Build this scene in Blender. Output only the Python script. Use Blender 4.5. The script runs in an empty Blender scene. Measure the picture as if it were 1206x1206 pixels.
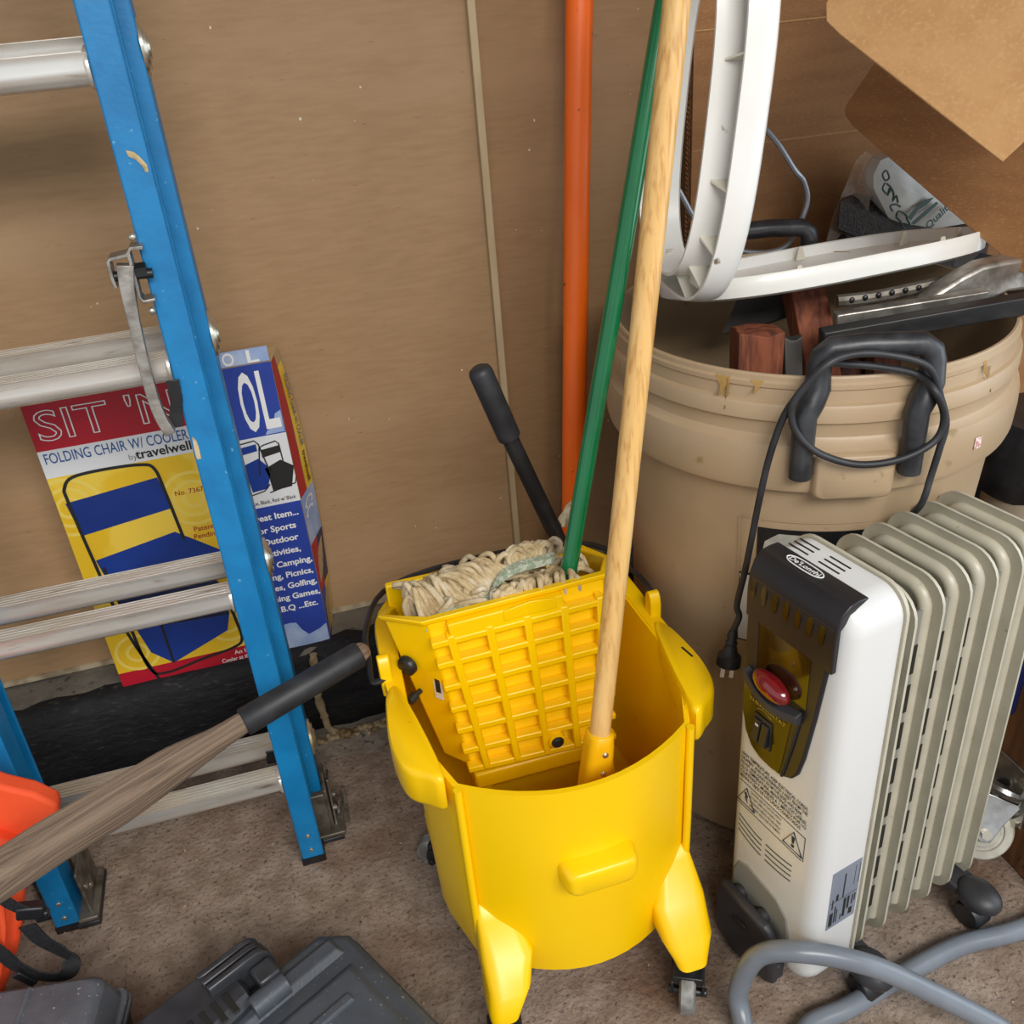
import bpy, bmesh, math, random
from mathutils import Vector as V, Matrix
random.seed(7)
R_ = random.Random(11)
S = bpy.context.scene
COL = S.collection

# ---------------------------------------------------------------- camera, light, exposure
cd = bpy.data.cameras.new('camera'); cam = bpy.data.objects.new('camera', cd); COL.objects.link(cam)
cd.sensor_width = 36; cd.lens = 36 * 1110 / 1206; cd.clip_start = .02
cam.matrix_world = Matrix(((0.957735,0.203355,-0.203444,0.000000),(-0.277493,0.466882,-0.839654,0.000000),(-0.075764,0.860621,0.503579,1.250000),(0.000000,0.000000,0.000000,1.000000)))
S.camera = cam
W = bpy.data.worlds.new('world'); S.world = W; W.use_nodes = True
bg = W.node_tree.nodes['Background']; bg.inputs[0].default_value = (.88, .94, 1, 1); bg.inputs[1].default_value = .78
def area(name, loc, target, sx, sy, power, col):
    l = bpy.data.lights.new(name, 'AREA'); l.shape = 'RECTANGLE'; l.size = sx; l.size_y = sy; l.energy = power; l.color = col
    o = bpy.data.objects.new(name, l); COL.objects.link(o); o.location = loc
    o.rotation_euler = (V(target) - V(loc)).to_track_quat('-Z', 'Y').to_euler(); return o
area('garage_door_daylight', (.55, -2.1, 3.0), (.25, 1.3, .6), 2.6, 1.0, 138, (1, .975, .94))
area('side_doorway_daylight', (2.5, .0, 1.15), (.75, .95, .5), 1.1, 1.7, 17, (.72, .86, 1))
S.view_settings.view_transform = 'Standard'; S.view_settings.look = 'None'
S.view_settings.exposure = 0; S.view_settings.gamma = 1; S.view_settings.use_curve_mapping = False

# ---------------------------------------------------------------- materials
def lin(h):
    h = h.lstrip('#'); o = []
    for i in (0, 2, 4):
        c = int(h[i:i+2], 16) / 255
        o.append(c / 12.92 if c < .04045 else ((c + .055) / 1.055) ** 2.4)
    return (*o, 1)
def mat(name, c, rough=.5, metal=0, c2=None, ns=8, st=(1, 1, 1), lo=.42, hi=.62, c3=None, n3=60, lo3=.66, hi3=.7, c4=None, n4=3, lo4=.5, hi4=.7,
        bump=0, bs=80, bst=None, alpha=1, trans=0, coat=0, spec=.5, rot=(0, 0, 0)):
    m = bpy.data.materials.new(name); m.use_nodes = True
    N = m.node_tree.nodes; L = m.node_tree.links; b = N['Principled BSDF']
    b.inputs['Roughness'].default_value = rough; b.inputs['Metallic'].default_value = metal
    b.inputs['Specular IOR Level'].default_value = spec; b.inputs['Coat Weight'].default_value = coat
    b.inputs['Transmission Weight'].default_value = trans; b.inputs['Alpha'].default_value = alpha
    b.inputs['Base Color'].default_value = lin(c)
    tc = N.new('ShaderNodeTexCoord'); mp = N.new('ShaderNodeMapping'); mp.inputs['Scale'].default_value = st; mp.inputs['Rotation'].default_value = rot
    if any(rot): mp.vector_type = 'TEXTURE'; mp.inputs['Scale'].default_value = tuple(1 / q for q in st)
    L.new(tc.outputs['Object'], mp.inputs[0])
    last = None
    for cc, sc, a, z, det in ((c2, ns, lo, hi, 5), (c4, n4, lo4, hi4, 6), (c3, n3, lo3, hi3, 3)):
        if not cc: continue
        n = N.new('ShaderNodeTexNoise'); n.inputs['Scale'].default_value = sc; n.inputs['Detail'].default_value = det
        L.new(mp.outputs[0], n.inputs['Vector'])
        r = N.new('ShaderNodeMapRange'); r.inputs[1].default_value = a; r.inputs[2].default_value = z
        L.new(n.outputs['Fac'], r.inputs[0])
        x = N.new('ShaderNodeMix'); x.data_type = 'RGBA'; L.new(r.outputs[0], x.inputs[0])
        if last: L.new(last, x.inputs[6])
        else: x.inputs[6].default_value = lin(c)
        x.inputs[7].default_value = lin(cc); last = x.outputs[2]
    if last: L.new(last, b.inputs['Base Color'])
    if bump:
        n = N.new('ShaderNodeTexNoise'); n.inputs['Scale'].default_value = bs; n.inputs['Detail'].default_value = 4
        if bst:
            mp2 = N.new('ShaderNodeMapping'); mp2.inputs['Scale'].default_value = bst; mp2.inputs['Rotation'].default_value = rot
            if any(rot): mp2.vector_type = 'TEXTURE'; mp2.inputs['Scale'].default_value = tuple(1 / q for q in bst)
            L.new(tc.outputs['Object'], mp2.inputs[0]); L.new(mp2.outputs[0], n.inputs['Vector'])
        else: L.new(mp.outputs[0], n.inputs['Vector'])
        bp = N.new('ShaderNodeBump'); bp.inputs['Strength'].default_value = bump; bp.inputs['Distance'].default_value = .004
        L.new(n.outputs['Fac'], bp.inputs['Height']); L.new(bp.outputs[0], b.inputs['Normal'])
    return m
M = {}
M['wall'] = mat('hardboard', '#A5845F', .62, c2='#9C7B56', ns=90, st=(.25, 1, 1.6), lo=.35, hi=.7, c3='#8C6A45', n3=150, lo3=.71, hi3=.76, c4='#AA8A66', n4=5, bump=.10, bs=160, bst=(1, 1, 4))
M['wall2'] = mat('hardboard darker', '#987650', .62, c2='#8F6D48', ns=90, st=(.25, 1, 1.6), lo=.35, hi=.7, c3='#86643F', n3=150, lo3=.71, hi3=.76, c4='#9E7C57', n4=5, bump=.10, bs=160, bst=(1, 1, 4))
M['trim'] = mat('pale batten', '#B9A380', .6, c2='#A8906B', ns=20, st=(1, 1, .2))
M['pale_edge'] = mat('raw panel edge', '#B7A78B', .8, c2='#8d7d62', ns=30)
M['concrete'] = mat('garage slab', '#9A897B', .82, c2='#7D6C5D', ns=26, lo=.36, hi=.68, c4='#664732', n4=4.2, lo4=.5, hi4=.74, c3='#4F4136', n3=150, lo3=.56, hi3=.74, bump=.9, bs=120, spec=.3)
M['slab_patch'] = mat('pale worn concrete', '#8f867a', .85, c2='#75695c', ns=30, c3='#4e463e', n3=70, lo3=.6, hi3=.68, bump=.7, bs=90)
M['curb'] = mat('grey stem wall', '#6E675D', .9, c2='#5A544B', ns=14, c3='#423c35', n3=70, lo3=.62, hi3=.7, bump=.6, bs=60)
M['tar'] = mat('black tar coating', '#1B1B1D', .72, c2='#111113', ns=12, st=(1, 1, 3), c3='#3C3A36', n3=60, lo3=.6, hi3=.78, bump=1, bs=40, bst=(1, 1, 2.5), spec=.3)
M['foam'] = mat('mortar drips', '#9C8B6C', .85, c2='#6d5636', ns=30, bump=.6, bs=60)
M['blue'] = mat('blue fibreglass', '#127DB8', .42, c2='#0E72AB', ns=20, c3='#5fa3cc', n3=110, lo3=.69, hi3=.76, bump=.08, bs=150)
M['scuff'] = mat('bare fibre scuff', '#C9B48A', .8, c2='#a08a60', ns=80)
M['alu'] = mat('aluminium', '#E8E5DE', .28, .62, c2='#D9D2C6', ns=30, st=(.3, 2, 2), c3='#8F7B5E', n3=40, lo3=.66, hi3=.78)
M['fleck'] = mat('paint flecks', '#D9CFBC', .7)
M['alu_dull'] = mat('cast aluminium', '#B5B0A8', .42, .85, c2='#8F8A82', ns=40, bump=.15, bs=120)
M['alu_dirty'] = mat('dirty aluminium', '#857F75', .5, .6, c2='#5f584d', ns=40)
M['steel'] = mat('zinc steel', '#C2C1BE', .28, .95, c2='#9f9d98', ns=30)
M['rivet'] = mat('rivets', '#CFC9B8', .3, .9)
M['blackp'] = mat('black plastic', '#1B1C1E', .38, c2='#27282B', ns=30)
M['rubber'] = mat('black rubber', '#222326', .5, c2='#303135', ns=25, c3='#5a5a5a', n3=150, lo3=.72, hi3=.76)
M['handle_blk'] = mat('worn black handle', '#232427', .38, c2='#38393c', ns=30, bump=.1, bs=90)
M['yellow'] = mat('yellow polyethylene', '#FACB00', .32, c2='#F7C500', ns=4, c3='#d8a80c', n3=40, lo3=.74, hi3=.82, bump=.02, bs=200)
M['yellow_in'] = mat('yellow sleeve', '#F2B90A', .38)
M['grey_wheel'] = mat('grey tyre', '#9A9A98', .6, c2='#6d6b66', ns=40)
M['yarn'] = mat('cotton yarn', '#C9B48C', .95, c2='#AE966C', ns=60, c3='#857050', n3=25, lo3=.56, hi3=.75, c4='#DCD0B6', n4=22, bump=.35, bs=300)
M['band'] = mat('mop headband', '#9DAA90', .9, c2='#C6CBB6', ns=120, lo=.45, hi=.55, bump=.8, bs=300)
M['green'] = mat('green enamel', '#08703F', .22, c2='#076638', ns=10, coat=.4)
M['orange'] = mat('orange enamel', '#FF7016', .36, c2='#FA6810', ns=6, c3='#8a2c05', n3=70, lo3=.72, hi3=.76)
M['wood'] = mat('pale ash pole', '#DDB06A', .38, c2='#C28E4A', ns=22, st=(9, 9, .22), lo=.48, hi=.66, c4='#E6C080', n4=3, coat=.25)
M['wood_old'] = mat('weathered grey wood', '#806C5A', .85, c2='#4E4136', ns=16, st=(.35, 16, 16), lo=.42, hi=.72, c4='#947F6A', n4=8, bump=.7, bs=16, bst=(.35, 16, 16), rot=(0, .03, .56))
M['redwood'] = mat('redwood offcut', '#88492D', .75, c2='#5E2E1B', ns=16, st=(6, 6, .6), c3='#8F5335', n3=22, lo3=.56, hi3=.75, bump=.6, bs=18, bst=(5, 5, .6))
M['redwood_dk'] = mat('dark redwood board', '#5B2E1D', .8, c2='#3d1d12', ns=16, st=(6, 6, .6), bump=.4, bs=20)
M['can'] = mat('beige polyethylene', '#AE9678', .42, c2='#A58D6E', ns=5, c3='#8f774f', n3=34, lo3=.69, hi3=.76, bump=.06, bs=180)
M['resin'] = mat('amber drips', '#A8854A', .35)
M['label_blk'] = mat('black sticker', '#1A1A1C', .35)
M['paper'] = mat('white sticker', '#D8D4CA', .6)
M['mask'] = mat('printed white cloth', '#AEADA2', .7, c2='#85857b', ns=25)
M['pink'] = mat('price tag', '#E3CFC6', .6, c2='#b57f78', ns=160, lo=.5, hi=.6)
M['white'] = mat('white enamel', '#D6D6D4', .3, coat=.25)
M['cream'] = mat('warm white plastic', '#DAD4C2', .3, c2='#D5CEBA', ns=6)
M['fin'] = mat('putty painted steel', '#BBB5A2', .36, c2='#B3AD9A', ns=20, c3='#9b9176', n3=90, lo3=.7, hi3=.76)
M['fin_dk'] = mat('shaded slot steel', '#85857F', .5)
M['charcoal'] = mat('charcoal plastic', '#242325', .36, c2='#1e1d1f', ns=10)
M['cover'] = mat('dark cover plastic', '#353437', .45, c2='#2b2a2c', ns=10)
M['olive'] = mat('smoked amber window', '#221B08', .15, c2='#3A2F0B', ns=14, lo=.5, hi=.56, c3='#120f08', n3=26, lo3=.56, hi3=.6, coat=.6)
M['olive2'] = mat('smoked amber panel', '#2A220A', .22, coat=.15)
M['red_knob'] = mat('red knob', '#7E0F16', .14, coat=.8, c2='#6a0a10', ns=20)
M['red_dot'] = mat('dark red lens', '#5a1512', .2)
M['ink'] = mat('black print', '#1F1E1C', .6)
M['ink_w'] = mat('white print', '#E4E4E2', .6)
M['ink_y'] = mat('gold print', '#B49A3C', .5)
M['slit'] = mat('slit shadow gap', '#4A4538', .7)
M['foil'] = mat('silver rating label', '#8D93A0', .4, .2, c2='#7f8694', ns=10)
M['seat'] = mat('white seat plastic', '#E9E8E3', .3, c2='#E2E0D8', ns=6, c3='#7b6a58', n3=34, lo3=.72, hi3=.77, coat=.15)
M['seat_in'] = mat('ivory seat underside', '#DAD5C6', .4, c2='#cfc8b4', ns=8, c3='#87745f', n3=26, lo3=.71, hi3=.76)
M['cardboard'] = mat('kraft cardboard', '#96693F', .82, c2='#8B5F38', ns=6, st=(1, 1, 6), c3='#b08050', n3=160, lo3=.55, hi3=.75, bump=.04, bs=60, bst=(1, 1, 8))
M['cardboard_lt'] = mat('kraft flap', '#B78C5C', .85, c2='#B08454', ns=30, c3='#BD9363', n3=220, lo3=.5, hi3=.7, bump=.05, bs=200)
M['cardboard_dk'] = mat('cut corrugated edge', '#6E4A2B', .9, c2='#3c2716', ns=200)
M['dkbox'] = mat('dark brown leatherette', '#3A332E', .6, c2='#2f2925', ns=120, bump=.5, bs=260)
M['blk_fabric'] = mat('black fabric', '#15151A', .8, bump=.3, bs=200)
M['bag'] = mat('white plastic bag', '#BFBCB4', .4, c2='#A09D96', ns=12, bump=.4, bs=30)
M['bag_ink'] = mat('dark green bag print', '#1F3A30', .5)
M['film'] = mat('clear film', '#C9B8A4', .15, alpha=.28)
M['hose'] = mat('grey hose', '#767C84', .3, c2='#6C727A', ns=12)
M['cable'] = mat('grey cable', '#7E8186', .4)
M['galv'] = mat('galvanised wire', '#8E9196', .35, .6)
M['dolly'] = mat('brown dolly board', '#7A4F2C', .6, c2='#5f3b1f', ns=10, st=(1, 6, 1))
M['tyre_w'] = mat('cream tyre', '#C2BEB0', .5, c2='#a5a194', ns=20)
M['navy'] = mat('navy plastic', '#14204F', .4)
M['jug'] = mat('beige canister plastic', '#B9AD97', .4, c2='#a99d86', ns=8)
M['slate'] = mat('slate plastic', '#484D54', .42, c2='#42464d', ns=20, c3='#8d8a80', n3=190, lo3=.68, hi3=.72, bump=.12, bs=220)
M['slate_dk'] = mat('dark latch plastic', '#2B2C30', .34, c2='#35363b', ns=30)
M['grey_case'] = mat('grey case plastic', '#5B5F66', .5, c2='#52565d', ns=30, c3='#a09c90', n3=180, lo3=.68, hi3=.72, bump=.15, bs=200)
M['orange_fab'] = mat('orange nylon', '#FA5A2C', .65, c2='#F25024', ns=9, bump=.12, bs=300)
M['strap'] = mat('black webbing', '#17171A', .75, c2='#242428', ns=200, bump=.3, bs=300)
M['bx_red'] = mat('red print', '#B3182C', .4, c2='#a81628', ns=10)
M['bx_yel'] = mat('yellow print', '#E3B927', .4, c2='#EBC849', ns=7, lo=.5, hi=.55)
M['bx_yel2'] = mat('pale yellow rings', '#EACD5E', .4)
M['bx_blue'] = mat('blue print', '#2B439C', .4, c2='#263d92', ns=10)
M['bx_white'] = mat('white print field', '#D9DADB', .45)
M['bx_torn'] = mat('torn pale blue paper', '#8EA3CB', .8, c2='#a9b8d4', ns=25)
M['bx_navy'] = mat('blue cloth print', '#16398C', .45, c2='#12307a', ns=9)
M['bx_text'] = mat('blue lettering', '#24508F', .5)
M['bx_rtext'] = mat('red lettering', '#9E2B1C', .5)
M['bx_side'] = mat('carton board', '#B59A70', .8)
M['grey_paint'] = mat('plain grey wall', '#8b8077', .8, c2='#80766d', ns=5)
M['plasterboard'] = mat('grey ceiling board', '#b8b2a8', .8)
M['blade'] = mat('grey plastic sheet', '#4D4A47', .5, c2='#413e3b', ns=12)
M['bar'] = mat('blackened steel bar', '#2A2A2B', .45, .4, c2='#3b3a38', ns=14, st=(.6, 4, 4))
M['crumb'] = mat('dust crumbs', '#B7A283', .9, c2='#54412d', ns=40)

# ---------------------------------------------------------------- geometry helpers
def spl(pts, n=8, closed=False):
    P = [V(p) for p in pts]; N = len(P); out = []
    def g(i): return P[i % N] if closed else P[max(0, min(N - 1, i))]
    for i in range(N if closed else N - 1):
        a, b, c, d = g(i - 1), g(i), g(i + 1), g(i + 2)
        for k in range(n):
            t = k / n
            out.append(.5 * ((2 * b) + (c - a) * t + (2 * a - 5 * b + 4 * c - d) * t * t + (3 * b - a - 3 * c + d) * t ** 3))
    if not closed: out.append(P[-1].copy())
    return out
class MB:
    def __init__(s): s.v = []; s.f = []
    def add(s, v, f):
        o = len(s.v); s.v += [V(p) for p in v]; s.f += [[i + o for i in q] for q in f]; return s
    def box(s, c, d, m=None):
        c = V(c); vs = []
        for x in (-.5, .5):
            for y in (-.5, .5):
                for z in (-.5, .5):
                    p = V((x * d[0], y * d[1], z * d[2])); vs.append(c + (m @ p if m else p))
        return s.add(vs, [(0, 1, 3, 2), (4, 6, 7, 5), (0, 4, 5, 1), (2, 3, 7, 6), (0, 2, 6, 4), (1, 5, 7, 3)])
    def prism(s, poly, off):
        n = len(poly); A = [V(p) for p in poly]; o = V(off); B = [p + o for p in A]
        return s.add(A + B, [list(range(n))[::-1], [n + i for i in range(n)]] + [[i, (i + 1) % n, n + (i + 1) % n, n + i] for i in range(n)])
    def loft(s, rings, closed=True, cap=(True, True), loop=False):
        n = len(rings[0]); vs = [p for r in rings for p in r]; fs = []; R = len(rings)
        for j in range(R if loop else R - 1):
            k = (j + 1) % R
            for i in range(n if closed else n - 1):
                fs.append([j * n + i, j * n + (i + 1) % n, k * n + (i + 1) % n, k * n + i])
        if not loop:
            if cap[0]: fs.append(list(range(n))[::-1])
            if cap[1]: fs.append([(R - 1) * n + i for i in range(n)])
        return s.add(vs, fs)
    def tube(s, pts, r, n=8, closed=False, flat=1, up=None, caps=True):
        P = [V(p) for p in pts]; N = len(P); rings = []
        T = []
        for i in range(N):
            a = P[(i - 1) % N] if (closed or i > 0) else P[0]; b = P[(i + 1) % N] if (closed or i < N - 1) else P[-1]
            t = (b - a); T.append(t.normalized() if t.length > 1e-9 else V((0, 0, 1)))
        u = V(up) if up else V((0, 0, 1))
        if abs(u.dot(T[0])) > .95 and not up: u = V((0, 1, 0))
        u = (u - T[0] * u.dot(T[0])).normalized()
        for i in range(N):
            u = (u - T[i] * u.dot(T[i])).normalized(); w = T[i].cross(u)
            rr = r[i] if isinstance(r, (list, tuple)) else r
            rings.append([P[i] + u * math.cos(6.28318 * k / n) * rr * flat + w * math.sin(6.28318 * k / n) * rr for k in range(n)])
        return s.loft(rings, cap=(caps, caps), loop=closed)
    def lathe(s, prof, c, n=48, axis=None, cap=(False, False), a0=0, a1=6.2831853, m=None):
        c = V(c); full = abs(a1 - a0) > 6.28; k = n if full else n + 1; rings = []
        for r, z in prof:
            ring = []
            for i in range(k):
                a = a0 + (a1 - a0) * i / n; p = V((r * math.cos(a), r * math.sin(a), z)); ring.append(c + (m @ p if m else p))
            rings.append(ring)
        return s.loft(rings, closed=full, cap=cap)
    def ball(s, c, r, n=16, m=10, R=None):
        c = V(c); r = V(r) if not isinstance(r, (int, float)) else V((r, r, r)); rings = []
        for j in range(1, m):
            a = math.pi * j / m; rings.append([c + ((R or Matrix.Identity(3)) @ V((r.x * math.sin(a) * math.cos(6.28318 * i / n), r.y * math.sin(a) * math.sin(6.28318 * i / n), -r.z * math.cos(a)))) for i in range(n)])
        return s.loft(rings)
    def cyl(s, a, b, r, n=16, r2=None):
        return s.tube([a, b], [r, r if r2 is None else r2], n)
def disp(name): return name
def build(name, mb, m, parent=None, sharp=35, bevel=0, seg=2, kind=None, label=None, subsurf=0):
    me = bpy.data.meshes.new(name); root = parent
    while root is not None and root.parent is not None: root = root.parent
    off = V(root.location) if root is not None and root.type == 'EMPTY' else V((0, 0, 0))
    me.from_pydata([p - off for p in mb.v], [], mb.f)
    b = bmesh.new(); b.from_mesh(me); bmesh.ops.recalc_face_normals(b, faces=b.faces); b.to_mesh(me); b.free()
    me.materials.append(M[m] if isinstance(m, str) else m)
    me.polygons.foreach_set('use_smooth', [True] * len(me.polygons)); me.set_sharp_from_angle(angle=math.radians(sharp))
    o = bpy.data.objects.new(name, me); COL.objects.link(o)
    if parent is not None: o.parent = parent
    if bevel:
        d = o.modifiers.new('bevel', 'BEVEL'); d.width = bevel; d.segments = seg; d.limit_method = 'ANGLE'; d.angle_limit = math.radians(32); d.harden_normals = False
    if subsurf:
        d = o.modifiers.new('sub', 'SUBSURF'); d.levels = d.render_levels = subsurf
    if kind: o['kind'] = kind
    if label: o['label'] = label
    return o
def thing(name, loc, label, cat, group=None):
    o = bpy.data.objects.new(name, None); COL.objects.link(o); o.location = loc; o.empty_display_size = .05
    o['label'] = label; o['category'] = cat
    if group: o['group'] = group
    return o
def tag(o, label, cat, group=None):
    o['label'] = label; o['category'] = cat
    if group: o['group'] = group
    return o
def text(s, m, o, xd, yd, parent, h=.02, w=None, align='LEFT', bold=0, outline=0, name='lettering', shear=0, depth=.0003):
    """flat printed words: o = origin (baseline), xd / yd = writing direction and up direction"""
    cu = bpy.data.curves.new('t', 'FONT'); cu.body = s; cu.size = 1; cu.align_x = 'LEFT'; cu.offset = bold; cu.shear = shear; cu.resolution_u = 3
    if outline: cu.fill_mode = 'NONE'; cu.bevel_depth = outline; cu.bevel_resolution = 0
    ob = bpy.data.objects.new('t', cu); COL.objects.link(ob)
    dg = bpy.context.evaluated_depsgraph_get(); me = bpy.data.meshes.new_from_object(ob.evaluated_get(dg))
    bpy.data.objects.remove(ob); 
    xs = [v.co.x for v in me.vertices]; x0, x1 = min(xs), max(xs)
    sy = h / .7; sx = (w / (x1 - x0)) if w else sy
    xd = V(xd).normalized(); yd = V(yd).normalized(); n = xd.cross(yd)
    W_ = (x1 - x0) * sx; sh = {'LEFT': 0, 'CENTER': -W_ / 2, 'RIGHT': -W_}[align]
    mb = MB(); mb.v = [V(o) + xd * ((v.co.x - x0) * sx + sh) + yd * v.co.y * sy + n * (depth + (v.co.z * sy * .2 if outline else 0)) for v in me.vertices]
    mb.f = [list(p.vertices) for p in me.polygons]
    ob = build(name, mb, m, parent); bpy.data.meshes.remove(me); return ob
def rrect(w, h, r, n=5):
    """rounded rectangle outline centred on 0, counter-clockwise"""
    o = []
    for cx, cy, a in ((w/2 - r, h/2 - r, 0), (-w/2 + r, h/2 - r, 90), (-w/2 + r, -h/2 + r, 180), (w/2 - r, -h/2 + r, 270)):
        for k in range(n):
            t = math.radians(a + 90 * k / (n - 1)); o.append((cx + r * math.cos(t), cy + r * math.sin(t)))
    return o
def rotz(a): return Matrix.Rotation(math.radians(a), 3, 'Z')
def frame(z, x=None):
    """3x3 matrix whose z axis is the given direction"""
    z = V(z).normalized(); x = V(x or (1, 0, 0)); x = (x - z * x.dot(z))
    x = V((0, 1, 0)) if x.length < 1e-4 else x.normalized(); y = z.cross(x)
    return Matrix((x, y, z)).transposed()

# ---------------------------------------------------------------- the setting
def struct(o): o['kind'] = 'structure'; return o
fl = struct(build('floor', MB().box((.1, -.6, -.05), (5.2, 4.6, .1)), 'concrete'))
cb = MB(); prof = [(1.42, 0), (1.424, .10), (1.428, .18), (1.438, .192), (1.48, .194), (1.9, .196), (1.9, -.02)]
rings = []
for i in range(140):
    x = -2.4 + i * .035
    rings.append([V((x, y + (R_.uniform(-.004, .004) if k < 4 else 0), z + (R_.uniform(-.004, .003) if 0 < k < 5 else 0))) for k, (y, z) in enumerate(prof)])
curb = struct(build('baseboard_back', cb.loft(rings), 'curb', sharp=60))
tb = MB(); rings = []
for i in range(140):
    x = -1.9 + i * .027
    j = R_.uniform(-.006, .006); e = R_.uniform(0, .012)
    rings.append([V((x, 1.424, .012 + R_.uniform(-.01, .012))), V((x, 1.412 + R_.uniform(-.003, .003), .02)), V((x, 1.413 + R_.uniform(-.004, .004), .07)), V((x, 1.415 + R_.uniform(-.004, .004), .12)),
                  V((x, 1.418 + R_.uniform(-.003, .003), .176)), V((x, 1.432 + e, .199 + R_.uniform(-.002, .002))), V((x, 1.452 + e + j, .196)), V((x, 1.45, .16))])
build('tar_coating', tb.loft(rings), 'tar', curb, sharp=70)
dr = MB()
dp = spl([(-0.0494,1.409,0.1998),(-0.0568,1.409,0.1424),(-0.0586,1.409,0.1063),(-0.0575,1.409,0.0768),(-0.0549,1.409,0.0463),(-0.0516,1.409,0.0194),(-0.0352,1.409,0.0008)], 6)
dr.tube(dp, [.006 + R_.random() * .003 for p in dp], 8, flat=.6)
for k in range(120):
    dr.ball((-.095 + R_.random() * .24, 1.408 - R_.random() * .020, .002 + R_.random() * .010), (.003 + R_.random() * .006, .004 + R_.random() * .004, .002 + R_.random() * .004), 7, 5)
o = build('mortar_drips', dr, 'foam', curb, sharp=80); o['kind'] = 'stuff'
pb = MB(); pts = []
for i in range(30): pts.append((-.16 + i * .0145, 1.345 + R_.uniform(-.012, .012), .0008))
pts += [(.27, 1.405, .0008), (-.16, 1.405, .0008)]
build('pale_concrete_strip', pb.prism(pts, (0, 0, .0015)), 'slab_patch', fl)
cr = MB()
for k in range(620):
    x = R_.uniform(-.75, 1.1); y = R_.uniform(.5, 1.38); s = R_.uniform(.0008, .0024)
    cr.box((x, y, s * .4), (s * R_.uniform(1, 3.5), s, s * .7), rotz(R_.uniform(0, 180)))
o = build('dust_crumbs', cr, 'crumb', fl); o['kind'] = 'stuff'
wb = struct(build('wall_back', MB().box((0, 1.60, 1.25), (4.6, .09, 2.1)), 'grey_paint'))
build('panel', MB().box((-.913, 1.542, 1.25), (2.57, .024, 2.1)), 'wall', wb, bevel=.002)
build('panel', MB().box((1.3325, 1.5435, 1.25), (1.909, .021, 2.1)), 'wall2', wb, bevel=.002)
fk = MB()
for k in range(70):
    x, z, s = R_.uniform(-.75, 1.0), R_.uniform(.3, 1.3), R_.uniform(.0006, .0024); y = 1.5300 if x < .372 else 1.5330
    if abs(x - .374) < .02: continue
    n = 5; fk.prism([(x + s * math.cos(1.256 * j) * R_.uniform(.5, 1), y, z + s * 1.3 * math.sin(1.256 * j) * R_.uniform(.5, 1)) for j in range(n)], (0, -.0004, 0))
o = build('paint_flecks', fk, 'fleck', wb); o['kind'] = 'stuff'
struct(build('trim_1', MB().box((.374, 1.527, 1.25), (.0125, .018, 2.1)), 'trim', bevel=.0015))
struct(build('trim_2', MB().box((-.4, 1.5275, .2005), (3.8, .006, .009)), 'pale_edge'))
struct(build('ceiling', MB().box((.1, .42, 2.5), (4.6, 2.5, .06)), 'plasterboard'))  # unseen garage ceiling, added to block sky light from above
struct(build('wall_right', MB().box((2.35, 1.25, 1.2), (.1, .7, 2.5)), 'grey_paint'))

# ---------------------------------------------------------------- extension ladder
LY, LS = 1.12, .06
def lz(x, y, z): return V((x, LY + y + LS * z, z))
lad = thing('extension_ladder', (-.3025, 1.12, 0), 'blue fibreglass extension ladder with ribbed aluminium rungs leaning at the left', 'ladder')
def mirror(x, side): return x if side > 0 else -.605 - x
RZ = (.165, .505, .845, 1.184, 1.523)
for side in (1, -1):
    def rail(pts, z0, z1):
        mb = MB(); mb.loft([[lz(mirror(x, side), y, z) for x, y in pts] for z in [z0 + (z1 - z0) * k / 6 for k in range(7)]]); return mb
    a = rail([(-.130, 0), (-.094, 0), (-.094, .006), (-.124, .006), (-.124, .044), (-.094, .044), (-.094, .05), (-.130, .05)], .012, 2.0)
    fr = build('fly_rail', a, 'blue', lad, bevel=.0022, seg=2)
    build('end_cap', rail([(-.131, -.001), (-.093, -.001), (-.093, .051), (-.131, .051)], .0, .013), 'blackp', fr)
    a = rail([(-.116, .062), (-.078, .062), (-.078, .118), (-.116, .118), (-.116, .112), (-.084, .112), (-.084, .068), (-.116, .068)], .085, 2.0)
    br = build('base_rail', a, 'blue', lad, bevel=.0022, seg=2)
    # pivoting shoe
    sx = mirror(-.079, side); q = 1 if side > 0 else -1
    sh = MB(); sh.box((sx - .014 * q, 1.168, .052), (.036, .006, .092)).box((sx + .006 * q, 1.20, .056), (.005, .07, .096)).box((sx - .030 * q, 1.20, .05), (.004, .07, .088))
    sh.box((sx - .006 * q, 1.196, .012), (.062, .084, .008))
    so = build('shoe', sh, 'alu_dirty', lad, bevel=.002)
    pd = MB().box((sx - .008 * q, 1.192, .0045), (.058, .08, .009)); build('rubber_pad', pd, 'rubber', so, bevel=.002)
    pl_ = MB().prism([(sx + .010 * q, 1.170, .0), (sx + .012 * q, 1.235, .0), (sx + .012 * q, 1.235, .085), (sx + .010 * q, 1.195, .098)], (.004 * q, 0, 0)); build('shoe_plate', pl_, 'steel', so, bevel=.001)
    ck = MB()
    if side > 0:
        ck.prism([(sx + .014, 1.18, .006), (sx + .034, 1.18, .006), (sx + .036, 1.222, .006), (sx + .03, 1.236, .006), (sx + .014, 1.236, .006)], (0, 0, .004))
        for k in range(5): ck.box((sx + .02 + .003 * k, 1.19 + .009 * k, .026), (.004, .012, .03), Matrix.Rotation(.5 - .2 * k, 3, 'X'))
    for k in (0, 1): ck.tube([(sx + .012 * q, 1.185 + .03 * k, .045), (sx + .019 * q, 1.185 + .03 * k, .045)], .006, 10)
    build('spur_plate', ck, 'alu_dirty', so)
    for z in (.06, .03):
        build('rivet', MB().ball(lz(mirror(-.112, side), -.001, z), (.004, .003, .004), 10, 6), 'rivet', fr)
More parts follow.
